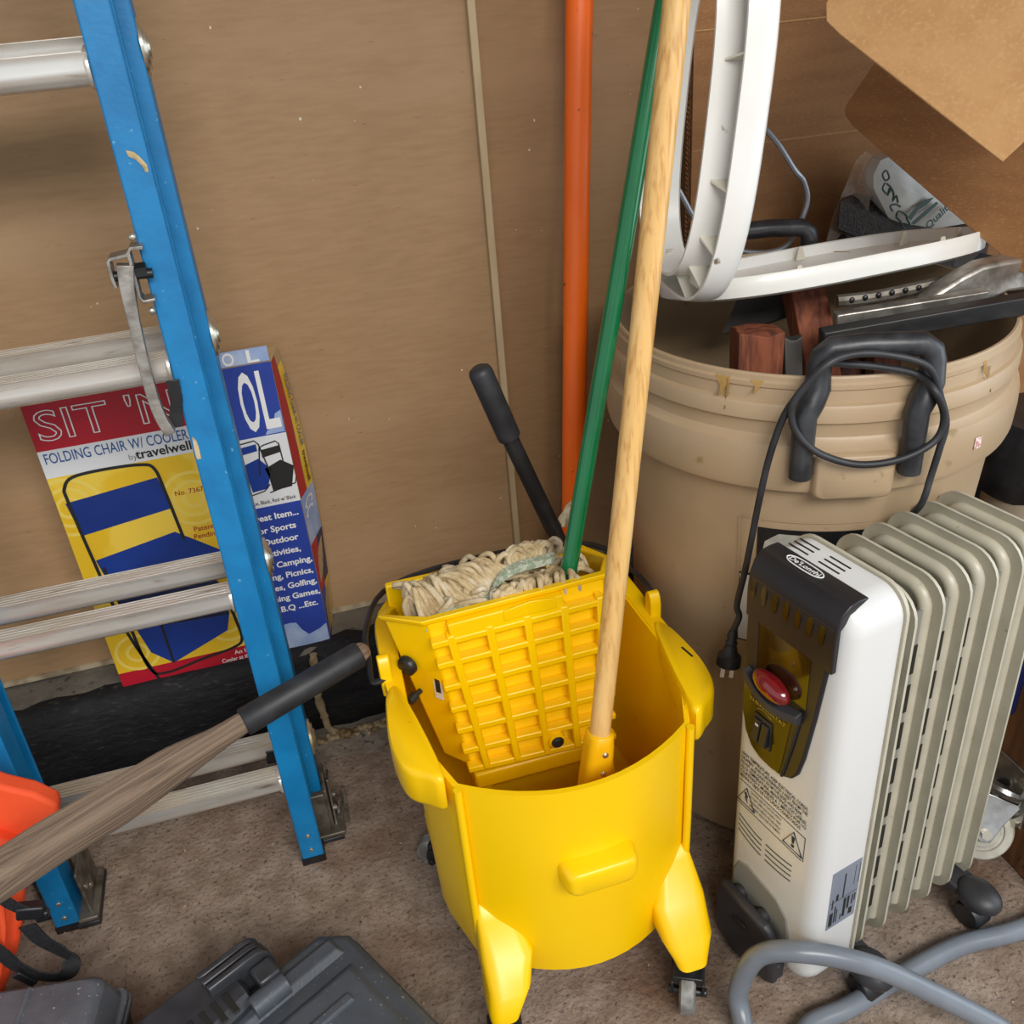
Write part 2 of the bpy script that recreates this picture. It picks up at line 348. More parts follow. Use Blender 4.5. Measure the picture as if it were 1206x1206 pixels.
def rung(x0, x1, yc, z, parent):
    sec = []
    for k in range(5):
        y = -.0178 + k * .0065; sec += [(y, .0168), (y + .0038, .0168), (y + .0042, .0138), (y + .0060, .0138)]
    sec += [(.0147, .0168), (.0165, .0150), (.0172, .0095), (.0158, .0085), (.0158, .0062), (.0176, .0052), (.0178, -.002), (.0162, -.003), (.0162, -.005), (.0170, -.006)]
    for k in range(3, 11):
        a = 0; sec.append((.0175 * math.cos(math.radians(50 - k * 26)), .0175 * math.sin(math.radians(50 - k * 26)) - .001))
    mb = MB(); n = 5
    mb.loft([[lz(x0 + (x1 - x0) * i / n, yc + y, z) + V((0, 0, h)) for y, h in sec] for i in range(n + 1)])
    r = build('rung', mb, 'alu', parent, sharp=50)
    # bright polished nose and groove along the front of each rung
    return r
for z in RZ:
    r1 = rung(-.475, -.130, .025, z, lad)
    r2 = rung(-.521, -.084, .092, z + .012, lad)
    for x, s in ((-.130, -1), (-.475, 1)):
        c = lz(x, .025, z); build('ferrule', MB().lathe([(.017, 0), (.0225, .001), (.0225, .004), (.019, .0065), (.017, .007)], c, 24, m=frame((s, 0, 0))), 'alu', r1)
    for x, s in ((-.078, 1), (-.527, -1)):
        c = lz(x, .09, z + .012); build('swaged_disc', MB().lathe([(0, .009), (.012, .009), (.014, .006), (.022, .0065), (.024, .003), (.030, .0035), (.031, 0)], c, 28, m=frame((s, 0, 0))), 'rivet', r2)
if True:
    lf = MB().box((-.4585, 1.172, .052), (.005, .085, .10)).box((-.462, 1.168, .014), (.03, .10, .008)); so = build('shoe', lf, 'alu_dirty', lad, bevel=.002)
    build('rubber_pad', MB().box((-.463, 1.168, .005), (.034, .104, .010)), 'rubber', so, bevel=.002)
    for yy, zz in ((1.145, .06), (1.165, .04)): build('rivet', MB().ball((-.4555, yy, zz), (.003, .005, .005), 10, 6), 'rivet', so)
# rung guard under the lowest rung
g = MB().box(lz(-.140, .092, .168), (.026, .034, .03)).box(lz(-.155, .075, .145), (.05, .012, .008)); build('rung_guard', g, 'blackp', lad, bevel=.004)
g = MB().box(lz(-.482, .092, .172), (.022, .036, .036)); build('rung_guard', g, 'blackp', lad, bevel=.004)
# rung lock
def strip(path, t, y0, d, parent, name, m, closed=False):
    """flat bar: a path in the ladder's plane, t thick, d deep"""
    P = [V(p) for p in path]; L, Rr = [], []
    tt = t if isinstance(t, (list, tuple)) else [t] * len(P)
    for i in range(len(P)):
        a = P[max(0, i - 1)]; b = P[min(len(P) - 1, i + 1)]; q = (b - a).normalized(); n = V((q.z, 0, -q.x)); L.append(P[i] + n * tt[i] / 2); Rr.append(P[i] - n * tt[i] / 2)
    mb = MB(); k = V((0, d, 0))
    mb.loft([[L[i], Rr[i], Rr[i] + k, L[i] + k] for i in range(len(P))]); return build(name, mb, m, parent, bevel=.0008, sharp=40)
lock = strip([(-0.1235,1.16,0.9998),(-0.1372,1.1601,1.0008),(-0.1418,1.1596,0.9939),(-0.1618,1.1595,0.992),(-0.1643,1.1594,0.9895),(-0.1647,1.1583,0.9713),(-0.1633,1.1576,0.9593)], .004, 0, .026, lad, 'rung_lock', 'alu_dull')
strip([(-0.1409,1.1599,0.9976),(-0.1406,1.1586,0.9773),(-0.1416,1.1567,0.9451),(-0.1382,1.1564,0.9395),(-0.1246,1.1564,0.9404)], .004, 0, .026, lock, 'rung_lock_plate', 'alu_dull')
strip(spl([(-0.1467,1.1531,0.9846),(-0.1513,1.1514,0.9571),(-0.1541,1.1491,0.9177),(-0.1564,1.1461,0.8685),(-0.1566,1.1435,0.8256),(-0.1538,1.1419,0.7975),(-0.1478,1.1406,0.7772)], 4), [.019 - .006 * min(1, k / 8) for k in range(25)], 0, .014, lock, 'lock_arm', 'alu_dull')
strip([(-0.131,1.1623,0.8381),(-0.1319,1.1608,0.814),(-0.1387,1.1594,0.7905),(-0.1377,1.1587,0.7778)], [.016, .014, .016, .01], 0, .003, lock, 'lock_tongue', 'blackp')
b1 = (-0.1543,1.1583,0.9716); build('spring_pin', MB().tube([V(b1) + V((-.008, .006, 0)), V(b1) + V((.034, .006, -.002))], .006, 12), 'blackp', lock)
b1 = (-0.1341,1.1584,0.9734); build('hex_nut', MB().tube([V(b1) + V((-.005, .008, 0)), V(b1) + V((.008, .008, 0))], .0095, 6), 'blackp', lock)
for a in ((-0.1328,1.1756,1.0102), (-0.1332,1.1705,0.9243)):
    build('rivet', MB().ball(a, (.005, .005, .005), 10, 6), 'rivet', lock)
# worn spots on the right rail
for pts in ([(-0.1163,1.1856,1.1011),(-0.1079,1.1854,1.0984),(-0.1025,1.185,1.0914),(-0.098,1.1845,1.0837),(-0.0983,1.184,1.0756),(-0.1017,1.1841,1.0769),(-0.1036,1.1845,1.0835),(-0.1082,1.1849,1.0903),(-0.1153,1.1852,1.0948)], [(-0.1266,1.1651,0.7596),(-0.1226,1.1647,0.7541),(-0.1217,1.1642,0.7445),(-0.1224,1.1632,0.728),(-0.1278,1.1632,0.7279),(-0.1279,1.164,0.7411)]):
    build('scuff', MB().prism(pts, (0, -.0005, 0)), 'scuff', lad)

# ---------------------------------------------------------------- folding chair carton behind the ladder
bx = thing('chair_carton', (-.198, 1.48, .196), 'red, yellow and blue printed carton for a folding chair leaning behind ladder', 'box')
BX0, BX1, BZ0, BZ1, BY = -.382, -.014, .194, .742, 1.446
SE = ((BZ0, .010), (.30, .020), (.40, .026), (.494, .028), (.60, .027), (.68, .022), (.742, .014))
def se(z):
    for (a, ea), (b, eb) in zip(SE, SE[1:]):
        if z <= b: return ea + (eb - ea) * (z - a) / (b - a)
    return SE[-1][1]
def sp(t, z, o=0): return V((BX1 + se(z) * t + o, BY + .066 * t, z))
bd = MB(); bd.loft([[V((BX0, BY, z)), sp(0, z), sp(1, z), V((BX0, BY + .066, z))] for z, e in SE])
body = build('carton_body', bd, 'bx_side', bx, bevel=.001)
def pr(name, quad, m, lift=.0006, yy=None):
    return build(name, MB().prism([V((x, (yy or BY) - lift, z)) for x, z in quad], (0, -.0003, 0)), m, bx)
def rc(x0, x1, z0, z1): return [(x0, z0), (x1, z0), (x1, z1), (x0, z1)]
BD = -.128
pr('red_band', rc(BX0, BD, .661, BZ1), 'bx_red'); pr('white_band', rc(BX0, BD, .615, .661), 'bx_white')
pr('yellow_field', rc(BX0, BD, .226, .615), 'bx_yel'); pr('red_foot', rc(BX0, BD, BZ0, .226), 'bx_red')
pr('blue_field', rc(BD, BX1, .62, BZ1), 'bx_blue'); pr('photo_field', rc(BD, BX1, .493, .62), 'bx_white'); pr('blue_field', rc(BD, BX1, BZ0, .493), 'bx_blue')
pr('torn_patch', [(BD, .194), (-.016, .194), (-.016, .235), (-.03, .226), (-.05, .219), (-.06, .232), (-.068, .25), (-.08, .252), (BD, .246)], 'bx_torn', .001)
pr('torn_patch', [(-.046, .622), (-.015, .622), (-.015, .66), (-.025, .655), (-.03, .635), (-.042, .628)], 'bx_torn', .001)
pr('top_strip', rc(-.12, -.015, .744, .768), 'bx_torn', .001)
for cx, cz, rr in ((-.365, .56, (.02, .036, .052)), (-.18, .535, (.018, .034, .05)), (-.34, .262, (.02, .038)), (-.18, .28, (.02, .038))):
    for r in rr:
        m_ = MB(); ring = [[V((max(BX0 + .001, min(BD - .001, cx + q * math.cos(a))), BY - .0011, cz + q * math.sin(a))) for a in [6.28318 * k / 40 for k in range(40)]] for q in (r - .006, r)]
        build('print_ring', m_.loft(ring, cap=(False, False)), 'bx_yel2', bx)
X_, Z_ = (1, 0, 0), (0, 0, 1)
def bt(s, m, x, z, h, w=None, al='LEFT', bold=0, ol=0, shear=0): return text(s, m, (x, BY - .0012, z), X_, Z_, bx, h, w, al, bold, ol, shear=shear)
bt("SIT 'N", 'ink_w', -.371, .677, .049, .204, ol=.012)
bt('FOLDING CHAIR W/ COOLER', 'bx_text', -.375, .639, .0175, .213, bold=.006)
bt('by', 'grey_wheel', -.257, .6215, .010); bt('travelwell', 'ink', -.2465, .621, .0155, .085, bold=.02)
bt('No. 7367', 'bx_rtext', -.206, .545, .0085, .045, bold=.01); bt('Patent', 'bx_rtext', -.193, .474, .009, bold=.01); bt('Pending', 'bx_rtext', -.196, .460, .009, bold=.01)
bt('An Insulated', 'ink_w', -.185, .212, .0085, .06, bold=.01); bt('Cooler at the Bottom', 'ink_w', -.209, .199, .0085, .083, bold=.01)
for s, x, w in (('O', -.104, .026), ('O', -.073, .026), ('L', -.042, .024)): bt(s, 'ink_w', x - .02 if s == 'O' and x < -.1 else x, .633, .098, w, bold=.015)
for s, x in (('O', -.085), ('L', -.048)): text(s, 'ink_w', (x, BY - .0022, .746), X_, Z_, bx, .02, .018, bold=.02)
bt('Blue, Black, Red w/ Black', 'ink', -.020, .499, .007, .075, 'RIGHT', .01)
for s, px, z in (('Great Item...', -.022, .4675), ('For Sports', -.0305, .4435), ('Outdoor', -.0305, .420), ('Activities,', -.0315, .396), ('as Camping,', -.016, .3715), ('Hiking, Picnics,', -.0185, .348), ('Parties, Golfing,', -.0165, .325), ('Evening Games,', -.0145, .302), ('B.B.Q ...Etc.', -.0225, .279)):
    bt(s, 'ink_w', px, z, .0115, None, 'RIGHT', .025)
# pictured chair
FY = BY - .0016
def flat(pts, m, name='chair_print', lift=0): return build(name, MB().prism([V((p[0], FY - lift, p[2])) for p in pts], (0, -.0003, 0)), m, bx)
def line(pts, r, m='ink', name='frame_print'):
    P = [V((p[0], FY - .0005, p[2])) for p in pts]; mb = MB(); L, Q = [], []
    for i in range(len(P)):
        q = (P[min(len(P) - 1, i + 1)] - P[max(0, i - 1)]).normalized(); n = V((q.z, 0, -q.x)) * r; L.append(P[i] + n); Q.append(P[i] - n)
    return build(name, mb.loft([L, Q], closed=False, cap=(False, False)), m, bx)
line(spl([(-0.3072,1.445,0.1476),(-0.3453,1.445,0.3072),(-0.3579,1.445,0.4671),(-0.3634,1.445,0.5721),(-0.3618,1.445,0.5947),(-0.3457,1.445,0.6107),(-0.3006,1.445,0.6142),(-0.2439,1.445,0.6108),(-0.225,1.445,0.5991),(-0.2193,1.445,0.5545),(-0.2122,1.445,0.4638)], 5), .0026)
line(spl([(-0.3463,1.445,0.4425),(-0.3385,1.445,0.3325),(-0.3308,1.445,0.2279),(-0.3071,1.445,0.2071),(-0.2379,1.445,0.2191),(-0.1837,1.445,0.2281),(-0.1657,1.445,0.2421),(-0.167,1.445,0.2841),(-0.1733,1.445,0.341)], 5), .0026)
flat([(-0.3683,1.445,0.5686),(-0.225,1.445,0.5838),(-0.216,1.445,0.5252),(-0.3608,1.445,0.507)], 'bx_navy'); flat([(-0.3539,1.445,0.4578),(-0.2229,1.445,0.4813),(-0.1579,1.445,0.4283),(-0.199,1.445,0.4147),(-0.3343,1.445,0.3984),(-0.3498,1.445,0.4299)], 'bx_navy')
flat([(-0.33,1.445,0.312),(-0.1749,1.445,0.3012),(-0.1856,1.445,0.2669),(-0.2881,1.445,0.2245),(-0.319,1.445,0.2567)], 'bx_navy'); flat([(-0.3485,1.445,0.4057),(-0.1947,1.445,0.4032),(-0.1736,1.445,0.359),(-0.1749,1.445,0.3012),(-0.33,1.445,0.312)], 'navy')
line([(-0.2884,1.445,0.3092),(-0.2881,1.445,0.2245)], .0022); line([(-0.33,1.445,0.312),(-0.1749,1.445,0.3012)], .0015)
# the two small pictured chairs
for pts, m in (([(-0.0895,1.445,0.6065),(-0.0647,1.445,0.6089),(-0.0646,1.445,0.5966),(-0.0882,1.445,0.5939)], 'bx_navy'), ([(-0.0894,1.445,0.5756),(-0.066,1.445,0.583),(-0.05,1.445,0.5607),(-0.0611,1.445,0.5264),(-0.0867,1.445,0.5242),(-0.0894,1.445,0.5567)], 'bx_navy'), ([(-0.059,1.445,0.597),(-0.0297,1.445,0.6),(-0.0294,1.445,0.5876),(-0.0592,1.445,0.5831)], 'ink'), ([(-0.0593,1.445,0.5627),(-0.0321,1.445,0.5741),(-0.0128,1.445,0.5589),(-0.0226,1.445,0.5225),(-0.0541,1.445,0.52),(-0.0557,1.445,0.5461)], 'ink')):
    flat(pts, m)
for pts in ([(-0.0908,1.445,0.6129),(-0.066,1.445,0.6153),(-0.0608,1.445,0.6081),(-0.0511,1.445,0.5482)], [(-0.0697,1.445,0.5523),(-0.0607,1.445,0.6019),(-0.0533,1.445,0.605),(-0.0335,1.445,0.6085),(-0.0291,1.445,0.603),(-0.028,1.445,0.5669)], [(-0.06,1.445,0.5181),(-0.016,1.445,0.5275),(-0.0123,1.445,0.5396)], [(-0.0949,1.445,0.518),(-0.0674,1.445,0.523),(-0.0569,1.445,0.5335)]): line(pts, .0011)
# printed narrow side
def sd(quad, m, n='side_print'):
    (y0, z0), (y1, z1) = quad[0], quad[2]; t0, t1 = (y0 - BY) / .066, (y1 - BY) / .066
    return build(n, MB().loft([[sp(min(1, t), z0 + (z1 - z0) * k / 6, .0007) for t in (t0, t1)] for k in range(7)], closed=False, cap=(False, False)), m, bx)
sd([(1.447, .494), (1.478, .494), (1.476, .74), (1.447, .74)], 'bx_red'); sd([(1.478, .494), (1.508, .494), (1.506, .72), (1.476, .74)], 'bx_yel')
sd([(1.447, .40), (1.51, .40), (1.508, .494), (1.447, .494)], 'bx_torn'); sd([(1.447, .30), (1.478, .30), (1.478, .40), (1.447, .40)], 'bx_red'); sd([(1.478, .30), (1.51, .30), (1.51, .40), (1.478, .40)], 'navy'); sd([(1.447, BZ0), (1.48, BZ0), (1.48, .30), (1.447, .30)], 'bx_blue'); sd([(1.48, BZ0), (1.512, BZ0), (1.512, .30), (1.48, .30)], 'bx_yel')
text('FOLDING CHAIR W/ COOLER', 'bx_text', sp(.62, .70, .0030), (sp(.62, .56) - sp(.62, .70)), (.40, 1, 0), bx, .014, .13, bold=.01); text('travelwell', 'ink', sp(.62, .562, .0025), (0, 0, -1), (.42, 1, 0), bx, .012, .058, bold=.02)
text('COOL', 'ink_w', sp(.15, .485, .0025), (-.06, 0, -1), (.40, 1, 0), bx, .04, .08, bold=.02)

# ---------------------------------------------------------------- mop bucket
BXC = .247
bk = thing('mop_bucket', (BXC, .98, 0), 'yellow plastic mop bucket on grey casters in front of trash can', 'bucket')
def key(hw, fy, bulge, sw, by, yl=.90, n=14):
    """plan outline: front bow, flared sides, rounded back"""
    P = []
    for k in range(n + 1):
        t = -1 + 2 * k / n; P.append((t * hw, fy - bulge * (1 - t * t)))
    P += [(hw + .004, fy + .004), (hw + .35 * (sw - hw), fy + .3 * (yl - fy)), (sw - .004, yl - .01), (sw, yl + .02)]
    for k in range(1, 5): P.append((sw - .012 * k / 4, yl + .02 + (by - .09 - yl - .02) * k / 4))
    for k in range(1, 8):
        a = math.radians(90 * k / 7); P.append((sw - .012 - .10 + .10 * math.cos(a), by - .09 + .09 * math.sin(a)))
    right = P[n + 1:]
    P += [(0, by + .004)]
    P += [(-x, y) for x, y in right[::-1]]
    return P
def ring(z, s, **k):
    return [V((BXC + x, y, z if not callable(z) else z(x, y))) for x, y in key(**k)]
def rimz(x, y): return .412 + .010 * max(0, min(1, (y - .80) / .1)) + .012 * max(0, (y - 1.0) / .2)
def inset(rg, d):
    out = []; n = len(rg)
    for i in range(n):
        a = rg[i - 1]; b = rg[(i + 1) % n]; t = V((b.x - a.x, b.y - a.y, 0)).normalized(); nn = V((-t.y, t.x, 0)); out.append(rg[i] + nn * d)
    return out
OUT = [ring(.078, 0, hw=.138, fy=.812, bulge=.060, sw=.170, by=1.15), ring(.084, 0, hw=.146, fy=.808, bulge=.062, sw=.178, by=1.158), ring(.20, 0, hw=.147, fy=.806, bulge=.060, sw=.181, by=1.17),
       ring(.32, 0, hw=.148, fy=.804, bulge=.056, sw=.184, by=1.19), ring(.39, 0, hw=.149, fy=.802, bulge=.053, sw=.186, by=1.20), ring(rimz, 0, hw=.149, fy=.802, bulge=.053, sw=.187, by=1.203)]
rim_o = OUT[-1]
IN = [inset(rim_o, .007), inset(OUT[3], .007), inset(OUT[1], .009)]
IN[2] = [V((p.x, p.y, .12)) for p in IN[2]]
build('bucket_body', MB().loft(OUT + IN), 'yellow', bk, sharp=32)
# corner ribs at the two front edges
for s in (-1, 1):
    rb = MB(); rb.tube([(BXC + s * .148, .803, .08), (BXC + s * .149, .799, .25), (BXC + s * .1495, .797, .414)], .0055, 8); build('corner_rib', rb, 'yellow', bk, sharp=60)
# rolled flange round sides and back
n0 = len(rim_o); iA = 15 + 1
path = rim_o[iA:n0 - 2]
fl_o = []
for i, p in enumerate(path):
    a = path[max(0, i - 1)]; b = path[min(len(path) - 1, i + 1)]; t = V((b.x - a.x, b.y - a.y, 0)).normalized(); nn = V((t.y, -t.x, 0))
    e = min(1, i / 3, (len(path) - 1 - i) / 3); w = .003 + .016 * e
    fl_o.append([p - nn * .004 + V((0, 0, .002)), p + nn * w + V((0, 0, .002)), p + nn * (w + .002) - V((0, 0, .004)), p + nn * (w + .001) - V((0, 0, .02 * e + .003)), p + nn * (w - .003) - V((0, 0, .02 * e + .003)), p + nn * (w - .004 + .001) - V((0, 0, .006)), p - nn * .004 - V((0, 0, .006))])
build('rim_flange', MB().loft(fl_o), 'yellow', bk, sharp=40)
for s in (-1, 1):
    hd = MB(); pts = [(BXC + s * .160, .818), (BXC + s * .186, .824), (BXC + s * .206, .846), (BXC + s * .213, .89), (BXC + s * .2095, .94), (BXC + s * .201, .985), (BXC + s * .182, .985)]
    pts = spl([(x, y, 0) for x, y in pts], 5, True); cxy = V((BXC + s * .186, .91, 0))
    hd.loft([[V((cxy.x + (p.x - cxy.x) * q, cxy.y + (p.y - cxy.y) * q, z)) for p in pts] for z, q in ((.366, .86), (.372, .95), (.380, 1.0), (.418, 1.0), (.425, .97), (.4285, .90))]); 
    for v in hd.v:
        if v.z < .40: v.z += max(0, v.y - .84) * .17
    build('side_handle', hd, 'yellow', bk, sharp=60)
    pg = MB(); x = BXC + s * .196
    pg.loft([[V((x - .008, 1.008 + q, z)), V((x + .008, 1.008 + q, z)), V((x + .008, 1.032 - q, z)), V((x - .008, 1.032 - q, z))] for q, z in ((0, .40), (0, .445), (.003, .455), (.009, .461))]); build('bail_peg', pg, 'yellow', bk, bevel=.002)
build('slot', MB().box((BXC + .200, .915, .4285), (.003, .024, .001), rotz(12)), 'ink', bk)
# wire bail lying back round the rim
bl = MB().tube(spl([(BXC - .198, 1.012, .428), (BXC - .215, 1.012, .428), (BXC - .213, 1.05, .438), (BXC - .208, 1.10, .448), (BXC - .17, 1.19, .445), (BXC - .08, 1.224, .445), (BXC + .08, 1.224, .445), (BXC + .17, 1.19, .445), (BXC + .196, 1.10, .448), (BXC + .206, 1.05, .440), (BXC + .2, 1.02, .43)], 5), .0042, 8)
build('wire_bail', bl, 'blackp', bk)
# moulded pull on the front
q = MB(); fp = rrect(.094, .040, .012, 4)
q.loft([[V((.2505 + x * sc - .18 * y * 0, yy + .03 * (x / .1) ** 2 * 0, .279 + z * sc + x * .02)) for x, z in fp] for yy, sc in ((.775, 1.08), (.748, 1.06), (.732, 1.0), (.724, .9), (.722, .7))])
build('front_pull', q, 'yellow', bk, sharp=50, bevel=.003)
# legs and casters
def leg(secs):
    mb = MB(); mb.loft([[V((cx + x, cy + y, z + tz * y)) for x, y in rrect(w, d, min(w, d) * .3, 5)] for cx, cy, z, w, d, tz in secs]); return mb
build('leg', leg([(.112, .815, .205, .022, .014, 0), (.122, .803, .175, .050, .030, 0), (.128, .783, .135, .070, .062, 0), (.120, .757, .114, .056, .076, 0), (.109, .735, .095, .044, .056, 0), (.106, .728, .083, .038, .046, 0)]), 'yellow', bk, sharp=60)
build('leg', leg([(.386, .815, .205, .022, .014, 0), (.378, .803, .180, .046, .026, 0), (.370, .783, .140, .074, .060, 0), (.367, .753, .106, .070, .078, 0), (.366, .732, .086, .050, .056, 0), (.365, .722, .077, .042, .046, 0)]), 'yellow', bk, sharp=60)
for cx, cy, ang in ((.106, .728, -8), (.365, .722, -27), (.098, 1.04, -120), (.395, 1.04, 165)):
    Rm = rotz(ang); c0 = V((cx, cy, 0)); f = MB()
    f.tube([c0 + V((0, 0, .062)), c0 + V((0, 0, .084 if cy < 1 else .11))], .019, 16)
    cs = build('caster', f, 'blackp', bk)
    w = c0 + Rm @ V((0, -.02, .03)); ax = Rm @ V((1, 0, 0))
    fk = MB(); fk.box(c0 + Rm @ V((0, -.006, .056)), (.040, .038, .014), Rm)
    for s in (-1, 1): fk.prism([c0 + Rm @ V((s * .0185, -.026, .052)), c0 + Rm @ V((s * .0185, .012, .058)), c0 + Rm @ V((s * .0185, -.006, .03)), w + ax * s * .0185 + V((0, 0, -.008)), w + ax * s * .0185 + Rm @ V((0, -.009, .004))], ax * s * .004)
    fk.tube([w - ax * .026, w + ax * .026], .006, 10); build('fork', fk, 'blackp', cs, bevel=.0015)
    build('wheel', MB().lathe([(.006, -.011), (.024, -.011), (.030, -.008), (.030, .008), (.024, .011), (.006, .011)], w, 28, m=frame(ax)), 'grey_wheel', cs)
    if cy > 1: build('mount_block', MB().box((cx, cy, .095), (.05, .05, .03)), 'yellow', bk, bevel=.004)

# ---------------------------------------------------------------- wringer standing in the bucket
wr = thing('mop_wringer', (.245, 1.05, .24), 'yellow side press wringer with waffle ribs sitting inside the mop bucket', 'wringer')
TL, TR, BL, BR = V((.113, .985, .520)), V((.364, .992, .524)), V((.147, .978, .250)), V((.356, .968, .250))
def fp_(u, v, d=0): 
    p = (TL * (1 - u) + TR * u) * v + (BL * (1 - u) + BR * u) * (1 - v); return p + V((0, d, 0))
def wplan(v, e=0):
    a, b = fp_(0, v, .014 - e), fp_(1, v, .014 - e); z0 = a.z
    L2 = V((.062, 1.045, a.z)) * v + V((.115, 1.03, a.z)) * (1 - v); L2.z = a.z
    R2 = V((.384, 1.05, b.z)) * v + V((.372, 1.03, b.z)) * (1 - v); R2.z = b.z
    L3 = V((.085 + .04 * (1 - v), 1.15 - .03 * (1 - v), a.z - .075 * v)); R3 = V((.372 - .01 * (1 - v), 1.15 - .03 * (1 - v), b.z - .045 * v)); L2.z -= .012 * v; R2.z -= .008 * v
    return [a + V((-e, 0, 0)), b + V((e, 0, 0)), R2 + V((e, 0, 0)), R3 + V((e, e, 0)), L3 + V((-e, e, 0)), L2 + V((-e, 0, 0))]
o_ = [wplan(0), wplan(.35), wplan(.7), wplan(.965), wplan(.97, .005), wplan(1, .007)]
i_ = [wplan(1, -.004), wplan(.7, -.005), wplan(.3, -.005)]
build('basket', MB().loft(o_ + i_), 'yellow', wr, sharp=30, bevel=.003)
# waffle ribs on the pressed front, each rib a bar of its own
us = [.10, .315, .53, .745, .955]; vs = [.02, .155, .30, .445, .59, .735, .865]
def bar(p0, p1, w, d):
    t = (p1 - p0).normalized(); n = V((0, 1, 0)); w *= 1.25; s = t.cross(n).normalized() * w / 2; mb = MB(); k = V((0, d, 0))
    mb.loft([[p - s, p + s, p + s * .9 + k, p - s * .9 + k] for p in (p0, p1)]); return mb
for u in us: build('upright_rib', bar(fp_(u, .01, -.002), fp_(u, .90, -.002), .009, .017), 'yellow', wr, bevel=.0022)
for v in vs: build('cross_rib', bar(fp_(-.03 + .02 * v, v, -.0015), fp_(1.03, v, -.0015), .0085, .017), 'yellow', wr, bevel=.0022)
build('rib_field', MB().prism([fp_(.10, .865, .0), fp_(.745, .865, .0), fp_(.745, .965, .0), (fp_(.10, .965, .0))], (0, .014, 0)), 'yellow', wr, bevel=.002)
e0, e1 = fp_(.40, .905, -.0012), fp_(.70, .905, -.0012)
build('emblem_plate', MB().prism([e0, e1, e1 + V((0, 0, .016)), (e0 + e1) / 2 + V((0, 0, .021)), e0 + V((0, 0, .016))], (0, .003, 0)), 'yellow', wr, bevel=.001)
c = fp_(.60, .10, -.006); build('axle_cap', MB().lathe([(0, .006), (.007, .006), (.0095, .003), (.0095, -.006)], c, 20, m=frame((0, -1, 0))), 'blackp', wr, sharp=50); build('cap_collar', MB().lathe([(.0095, .002), (.0125, .001), (.0135, -.008)], c, 20, m=frame((0, -1, 0))), 'yellow', wr)
# knobs, spring and sticker on the angled left side
nl = V((-.75, -.66, 0)).normalized()
def side_pt(t, v, d=.001):
    a = fp_(0, v, .014); L2 = V((.062, 1.045, a.z)) * v + V((.115, 1.03, a.z)) * (1 - v); L2.z = a.z
    return a.lerp(L2, t) + nl * d
build('side_knob', MB().lathe([(0, .014), (.011, .0135), (.0145, .010), (.0148, .003), (.011, 0)], side_pt(.82, .66), 22, m=frame(nl)), 'blackp', wr, sharp=50)
build('tension_bolt', MB().lathe([(0, .026), (.006, .025), (.0075, .02), (.0075, .012), (.004, .011), (.004, 0)], side_pt(.86, .47), 14, m=frame(nl)), 'blackp', wr)
s0 = side_pt(.30, .46, .0015); t0 = (side_pt(1, .46) - side_pt(0, .46)).normalized()
st_ = build('side_sticker', MB().prism([s0 - t0 * .007, s0 + t0 * .007, s0 + t0 * .007 + V((0, 0, .055)), s0 - t0 * .007 + V((0, 0, .055))], nl * .0006), 'paper', wr)
build('sticker_print', MB().prism([s0 - t0 * .004 + V((0, 0, .012)), s0 + t0 * .004 + V((0, 0, .012)), s0 + t0 * .004 + V((0, 0, .042)), s0 - t0 * .004 + V((0, 0, .042))], nl * .001), 'ink', st_)
# support foot, back plate and press lever
build('wringer_foot', MB().box((.255, 1.035, .215), (.21, .09, .03)).box((.165, 1.03, .16), (.02, .05, .09)).box((.345, 1.03, .16), (.02, .05, .09)), 'yellow', wr, bevel=.004)
build('back_plate', MB().box((.12, 1.15, .435), (.08, .012, .10)), 'yellow', wr, bevel=.003)
g0, g1, g2 = V((0.2586,1.19,0.7745)), V((0.293,1.185,0.6623)), V((0.3672,1.178,0.4394)); g3 = g2 + (g2 - g1) * .42
lv = build('press_lever', MB().tube([g1 - (g1 - g0) * .2, g1, g2, g3], .0125, 14), 'blackp', wr)
build('grip', MB().tube([g0 + (g1 - g0) * .0, g0 + (g1 - g0) * .03, g0 + (g1 - g0) * .08, g1 - (g1 - g0) * .02, g1], [.009, .0150, .0172, .0172, .0165], 18), 'rubber', lv, sharp=60)
build('lever_pivot', MB().tube([g3 + V((-.03, 0, 0)), g3 + V((.03, 0, 0))], .018, 14), 'yellow', wr)

# ---------------------------------------------------------------- cotton mop with green pole, head lying in the wringer
mp = thing('cotton_mop', (.32, 1.03, .50), 'cotton string mop with a green pole lying in the wringer', 'mop')
ga, gb = V((.3135, 1.03, .478)), V((0.5102,1.1399,1.1974)); gd = (gb - ga).normalized()
build('pole', MB().tube([ga - gd * .03, ga + gd * .2, gb, gb + gd * .2], .0118, 18), 'green', mp)
bandp = spl([(0.1148,1.008,0.4955), (0.1358,1.012,0.4994), (0.1601,1.016,0.4996), (0.1846,1.02,0.4985), (0.2042,1.026,0.5004), (0.2162,1.036,0.5103), (0.2323,1.048,0.5181), (0.2575,1.058,0.5207), (0.2869,1.066,0.5167), (0.317,1.074,0.5126)], 6)
build('headband', MB().loft([[p + V((-.003, -.009, .002)), p + V((-.001, -.006, .010)), p + V((.001, .006, .011)), p + V((.003, .009, .004))] for p in bandp]), 'band', mp, sharp=60)
ya = MB()
def strand(pts, r=.0041): ya.tube(spl(pts, 4), [r * (.7 if i in (0, len(pts) * 4 - 4) else 1) for i in range(len(pts) * 4 - 3)], 7)
J = lambda s: R_.uniform(-s, s)
NB = len(bandp)
